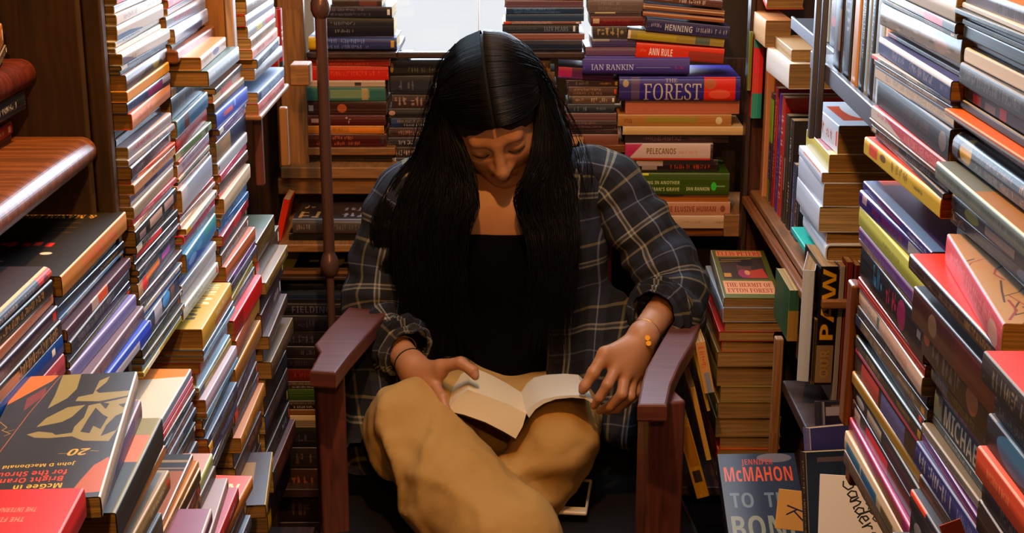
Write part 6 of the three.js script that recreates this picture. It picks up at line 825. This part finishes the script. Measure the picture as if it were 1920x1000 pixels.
// ---- hair: a dark mass under a few thousand strands ----
{
  const lockL = chain([[-.085, 1.13, -2.665], [-.12, 1.03, -2.675], [-.14, .95, -2.655], [-.135, .86, -2.632], [-.115, .76, -2.63]], [.034, .036, .04, .036, .014]);
  const lockR = chain([[.045, 1.13, -2.675], [.07, 1.04, -2.68], [.08, .95, -2.66], [.075, .86, -2.635], [.07, .78, -2.63]], [.032, .03, .03, .026, .012]);
  const backH = chain([[-.02, 1.12, -2.74], [-.02, .96, -2.8], [-.01, .84, -2.84]], [.085, .1, .07]);
  const sk = ell([0, .036, -.018], [.084, .103, .104]), win = ell([0, -.04, .125], [.057, .108, .075]), neckW = cap(fromHead([0, -.1, .06]), [-.03, .89, -2.60], .03, .05);
  const j = join([...lockL, ...lockR, ...backH], .04);
  const f = (x, y, z) => { const h = toHead(x, y, z); let d = smin(j(x, y, z), sk(...h), .03); d = smax(d, -win(...h), .012); d = smax(d, -neckW(x, y, z), .015); return d + .003 * fbm(x * 60, y * 7, z * 60); };
  const mass = netMesh(f, [-.26, .68, -2.96], [.17, 1.27, -2.5], .0065);
  const hairMat = new THREE.MeshPhysicalMaterial({ color: 0x060404, roughness: .48, specularIntensity: .45 }), massMat = std('#080605', .95);
  const hair = pp('hair', mass, massMat);
  // strands, from the parting over the skull and down in front of or behind the shoulders
  const P = [], I = [];
  const strand = (pts, r) => {
    const cv = new THREE.CatmullRomCurve3(pts.map(q => V(...q)), false, 'centripetal'), N = 22, b0 = P.length / 3; let up = V(0, 0, 1);
    for (let i = 0; i <= N; i++) { const t = i / N, c = cv.getPoint(t), d = cv.getTangent(t), s = V().crossVectors(d, up).normalize(), n = V().crossVectors(s, d), rad = r * (t > .75 ? 1 - (t - .75) * 3.6 : 1);
      for (let k = 0; k < 3; k++) { const a = k * 2.0944; P.push(c.x + (s.x * Math.cos(a) + n.x * Math.sin(a)) * rad - PX0, c.y + (s.y * Math.cos(a) + n.y * Math.sin(a)) * rad - PY0, c.z + (s.z * Math.cos(a) + n.z * Math.sin(a)) * rad - PZ0); } }
    for (let i = 0; i < N; i++) for (let k = 0; k < 3; k++) { const a = b0 + i * 3 + k, b = b0 + i * 3 + (k + 1) % 3; I.push(a, b, a + 3, b, b + 3, a + 3); }
  };
  for (let i = 0; i < 3200; i++) {
    const side = rnd() < .54 ? -1 : 1, fr = Math.pow(rnd(), .8), ph = -1.34 + fr * 3.2;           // ph: along the parting, 0 = crown top, <0 towards the forehead
    const rx = .0905 + rr(-.002, .004), ry = .1085, rz = .111, th = a => { const ca = Math.cos(a), sa = Math.sin(a), c = Math.cos(ph), s = Math.sin(ph); return fromHead([side * rx * sa + .004 * ca, .036 + ry * ca * c, -.018 - rz * ca * s + (sa > .6 ? (sa - .6) * .03 * -Math.sign(s) * 0 : 0)]); };
    const pts = [th(.03), th(.45), th(.9), th(1.3)];
    const lat = rnd(), front = ph < .75;
    if (side < 0) {
      if (front) { const zf = -2.585 - lat * .05, j = () => rr(-.01, .01); pts.push([-.078 - lat * .085 + j(), 1.02 + 2 * j(), zf + .005 + j()], [-.064 - lat * .13 + j(), .965 + j(), zf + .015 + j()], [-.084 - lat * .13 + j(), .89, -2.565 - lat * .04 + j()], [-.085 - lat * .12 + j(), .8, -2.562 - lat * .03 + j()], [-.075 - lat * .1 + 2 * j(), rr(.64, .74), -2.575 + j()]); }
      else pts.push([-.14 - lat * .04, 1.02, -2.70], [-.19 - lat * .03 + rr(-.01, .015), .96, -2.70 + rr(-.02, .02)], [-.21 - lat * .04 + rr(-.015, .015), .88 + rr(-.02, .02), -2.66], [-.2 - lat * .03 + rr(-.02, .02), rr(.78, .84), -2.645]);
    } else {
      if (front) { const zf = -2.585 - lat * .045, j = () => rr(-.009, .009); pts.push([.036 + lat * .062 + j(), 1.02 + 2 * j(), zf + .005 + j()], [.01 + lat * .1 + j(), .965 + j(), zf + .012 + j()], [.03 + lat * .086 + j(), .89, -2.565 - lat * .035 + j()], [.034 + lat * .08 + j(), .8, -2.565 - lat * .025 + j()], [.03 + lat * .07 + 2 * j(), rr(.66, .76), -2.58 + j()]); }
      else pts.push([.085 + lat * .02, 1.02, -2.72], [.08 + lat * .04, .95, -2.80], [.06 + lat * .05, .88, -2.85], [.04, .82, -2.87]);
    }
    strand(pts, rr(.0007, .0012));
  }
  for (let i = 0; i < 90; i++) {        // loose flyaway hairs round the outline
    const s = rnd() < .45 ? -1 : 1, ph = rr(-.3, .7), c = Math.cos(ph), q = Math.sin(ph), th = (a, k) => fromHead([s * .093 * Math.sin(a) * k, .036 + .11 * Math.cos(a) * c * k, -.018 - .11 * Math.cos(a) * q]);
    strand([th(.5, 1), th(.9, 1.03 + rnd() * .06), th(1.3, 1.06 + rnd() * .1), [s * (.11 + rnd() * .06) - .02, 1.02 - rnd() * .05, -2.66 + rr(-.03, .03)], [s * (.12 + rnd() * .06) - .03, .93 - rnd() * .05, -2.65]], .0004);
  }
  const g = new THREE.BufferGeometry(); g.setAttribute('position', new THREE.Float32BufferAttribute(P, 3)); g.setIndex(I); g.computeVertexNormals();
  const sMesh = part('hair_strands', g, hairMat, hair); sMesh.userData.kind = 'stuff';
}
// ---- bracelets and hair tie ----
{
  const ringAt = (c, axis, r, tr, sq = 1) => { const g = new THREE.TorusGeometry(r, tr, 8, 48); g.scale(1, sq, 1); const q = new THREE.Quaternion().setFromUnitVectors(V(0, 0, 1), V(...axis).normalize()); g.applyQuaternion(q); g.translate(...c); return g; };
  const sub = (a, b) => a.map((v, i) => v - b[i]), lerp = (a, b, t) => a.map((v, i) => v + (b[i] - v) * t);
  const ax = sub(wrL, elL), axR = sub(wrR, elR);
  pp('hair_tie', ringAt(lerp(elL, wrL, .93), ax, .0275, .0016), std('#1a1210', .7));
  pp('bracelet', ringAt(lerp(elL, wrL, .72), ax, .0315, .0009), M.gold, person, 'thin gold bracelet');
  const b = pp('bracelet', ringAt(lerp(elR, wrR, .93), axR, .0272, .0011), M.gold, person, 'gold bracelet with small round charms');
  for (const [px, py, z] of [[1214, 634, 2.432], [1216, 644, 2.428]]) { const g = new THREE.CylinderGeometry(.0045, .0045, .0014, 20); g.rotateX(1.2); g.translate(...A(px, py, z)); const m = part('charm', g.translate(-PX0, -PY0, -PZ0), M.gold, b); }
}
// ---- the open book ----
{
  const ob = thing('book', 'thick open paperback held in both hands, pages facing up', 'book', A(980, 778, 2.41));
  const org = V(...A(980, 778, 2.41)), paper = std('#e8d6b0', .9), edge = PAGES[1].clone();  // warm light on the left pages is put into this paper tint
  // frame: u to the right page, v away from the reader's side (towards the chair back), w up
  const G0 = V(...A(987, 776, 2.395)), G1 = V(...A(977, 736, 2.545));
  const loftPages = (prof0, prof1, name, mat, flip) => {         // two matching outlines, near and far, joined
    const n = prof0.length, P = [], U = [], I = [], add = (p, u, v) => { P.push(p.x - org.x, p.y - org.y, p.z - org.z); U.push(u, v); return P.length / 3 - 1; };
    for (let i = 0; i < n; i++) { const a = prof0[i], b = prof0[(i + 1) % n], c = prof1[(i + 1) % n], d = prof1[i]; const k = [add(a, 0, i * .01), add(b, 0, i * .01 + .01), add(c, .1, i * .01 + .01), add(d, .1, i * .01)]; I.push(k[0], k[1], k[2], k[0], k[2], k[3]); }
    for (const [pr, f] of [[prof0, 1], [prof1, 0]]) { const sh = pr.map(p => new THREE.Vector2(p.x, p.y)), tri = THREE.ShapeUtils.triangulateShape(sh, []), b0 = P.length / 3; pr.forEach(p => add(p, p.x, p.y)); for (const t of tri) f ? I.push(b0 + t[0], b0 + t[1], b0 + t[2]) : I.push(b0 + t[2], b0 + t[1], b0 + t[0]); }
    const g = new THREE.BufferGeometry(); g.setAttribute('position', new THREE.Float32BufferAttribute(P, 3)); g.setAttribute('uv', new THREE.Float32BufferAttribute(U, 2)); g.setIndex(I);
    return part(name, toCreasedNormals(g, .5), mat, ob);
  };
  const mk = arr => arr.map(q => V(...A(...q)));
  // thick left half: outline of its near end, clockwise from the gutter
  const L0 = mk([[987, 776, 2.395], [955, 759, 2.40], [915, 744, 2.405], [877, 731, 2.405], [862, 742, 2.405], [848, 757, 2.402], [838, 771, 2.40], [870, 778, 2.397], [910, 792, 2.392], [945, 810, 2.388], [967, 823, 2.386], [980, 800, 2.39]]);
  const L1 = mk([[977, 736, 2.545], [952, 720, 2.55], [918, 702, 2.555], [887, 689, 2.555], [872, 697, 2.555], [852, 710, 2.553], [836, 728, 2.55], [866, 735, 2.548], [905, 748, 2.545], [940, 766, 2.54], [962, 780, 2.538], [972, 758, 2.54]]);
  loftPages(L0, L1, 'left_pages', paper);
  const R0 = mk([[987, 776, 2.395], [1000, 760, 2.393], [1018, 749, 2.392], [1042, 743, 2.392], [1075, 741, 2.39], [1098, 743, 2.388], [1112, 752, 2.388], [1112, 757, 2.388], [1096, 748, 2.388], [1072, 746, 2.39], [1042, 749, 2.391], [1020, 757, 2.391], [1004, 768, 2.391], [992, 784, 2.391]]);
  const R1 = mk([[977, 736, 2.545], [988, 719, 2.55], [1002, 708, 2.552], [1025, 703, 2.552], [1058, 701, 2.55], [1084, 703, 2.548], [1098, 715, 2.545], [1098, 719, 2.545], [1082, 708, 2.547], [1056, 706, 2.549], [1025, 708, 2.55], [1003, 714, 2.55], [990, 725, 2.549], [981, 742, 2.544]]);
  loftPages(R0, R1, 'right_pages', std('#ded6c4', .85));  // cooler paper tint: daylight on the right page painted in
  // cover under both halves
  const dn = (arr, d) => arr.map(p => V(p.x, p.y - d, p.z - .0005));
  const Cn = mk([[838, 772, 2.399], [870, 779, 2.396], [910, 793, 2.391], [945, 811, 2.387], [967, 824, 2.385], [982, 800, 2.389], [992, 785, 2.39]]), Cf = mk([[836, 729, 2.55], [866, 736, 2.548], [905, 749, 2.545], [940, 767, 2.54], [962, 781, 2.538], [974, 759, 2.54], [981, 743, 2.544]]);
  loftPages(Cn.concat(dn(Cn, .0014).reverse()), Cf.concat(dn(Cf, .0014).reverse()), 'cover', std('#4a2c1c', .5));
}
// ---- armchair ----
{
  const ch = thing('armchair', 'dark reddish wooden armchair with flat arms and black seat under the reader', 'chair', [-.02, 0, -2.5]), P = (n, g, m) => part(n, g.translate(.02, 0, 2.5), m, ch);
  const plank = (pts, y, T) => { const q = pts.map(([a, b]) => onY(a, b, y)), sh = new THREE.Shape(q.map(p => new THREE.Vector2(p[0], -p[2]))); const g = new THREE.ExtrudeGeometry(sh, { depth: T, bevelEnabled: true, bevelSize: .004, bevelThickness: .004, bevelSegments: 2 }); g.rotateX(-Math.PI / 2); g.translate(0, y - T - .004, 0); return g; };
  P('arm', plank([[586, 694], [626, 697], [650, 665], [690, 620], [730, 575], [735, 530], [700, 528], [660, 573], [622, 612], [594, 645], [604, 660]], .745, .022), M.redwood);
  P('arm', plank([[1200, 757], [1246, 757], [1254, 720], [1272, 680], [1296, 640], [1312, 600], [1268, 600], [1244, 640], [1216, 690], [1208, 715]], .745, .022), M.redwood);
  const rb = (x0, x1, y0, y1, z0, z1, ry, r = .006) => { const g = box(-(x1 - x0) / 2, (x1 - x0) / 2, y0, y1, -(z1 - z0) / 2, (z1 - z0) / 2, r); g.rotateY(ry); g.translate((x0 + x1) / 2, 0, (z0 + z1) / 2); return g; };
  const a = onY(606, 694, .72), b = onY(1222, 757, .72);
  P('leg', rb(a[0] - .018, a[0] + .03, 0, .72, a[2] - .05, a[2] - .004, .28), M.redwood);
  P('leg', rb(b[0] - .012, b[0] + .05, 0, .72, b[2] - .06, b[2] - .004, .28), M.redwood);
  P('leg', rb(-.25, -.21, 0, .74, -2.86, -2.82, .28), M.redwood); P('leg', rb(.25, .29, 0, .74, -2.72, -2.68, .28), M.redwood);
  P('backrest', rb(-.2, .2, .62, .9, -2.865, -2.85, .05), M.redwood);
  P('seat_rail', rb(a[0], b[0] + .02, .30, .365, -2.24, -2.205, .28), M.redwood);
  // cushion: rounded slab with piping
  const sh = new THREE.Shape(), c = [[-.315, -2.30], [-.28, -2.2], [-.1, -2.1], [.1, -2.06], [.23, -2.08], [.3, -2.2], [.3, -2.5], [.24, -2.78], [-.24, -2.78], [-.31, -2.5]];
  const cvp = new THREE.CatmullRomCurve3(c.map(p => V(p[0], 0, p[1])), true).getPoints(80);
  sh.setFromPoints(cvp.map(p => new THREE.Vector2(p.x, -p.z)));
  const g = new THREE.ExtrudeGeometry(sh, { depth: .035, bevelEnabled: true, bevelSize: .014, bevelThickness: .014, bevelSegments: 5, curveSegments: 8 }); g.rotateX(-Math.PI / 2); g.translate(0, .367, 0);
  const cm = std('#100f12', .55); P('seat_cushion', g, cm);
  P('piping', tube(cvp.filter((_, i) => i % 2 === 0).map(p => V(p.x * 1.035, .412, -2.45 + (p.z + 2.45) * 1.035)), .0035, 120, 6, true), std('#3a3638', .5));
}
// ---- phone on the seat ----
{
  const c = onY(1066, 938, .434), ph = thing('phone', 'white-framed phone with dark screen lying on the black seat', 'phone', [c[0] + .004, .4325, c[2] - .01], -.12);
  const body = new RoundedBoxGeometry(.069, .008, .142, 3, .0038); part('phone_body', body.translate(0, .004, 0), std('#d8c8b4', .35), ph);
  const s = new RoundedBoxGeometry(.06, .0008, .106, 1, .0003); part('screen', s.translate(0, .0083, -.002), std('#050507', .08), ph);
  part('home_button', new THREE.CylinderGeometry(.0052, .0052, .0006, 20).translate(0, .0083, .061), std('#bcae9c', .4), ph);
}
{
  const mats = [...minorPool.keys()], geos = mats.map(m => mergeGeometries(minorPool.get(m)));
  const m = new THREE.Mesh(mergeGeometries(geos, true), mats); m.name = 'background_books'; m.userData = { kind: 'stuff', label: 'dim small books filling the far shelves behind the reader', category: 'books' };
  scene.add(m);
}
scene.traverse(o => { if (o.isMesh) { o.castShadow = o.receiveShadow = true; } if (o.userData.group === 'x') delete o.userData.group; });
renderer.render(scene, camera);
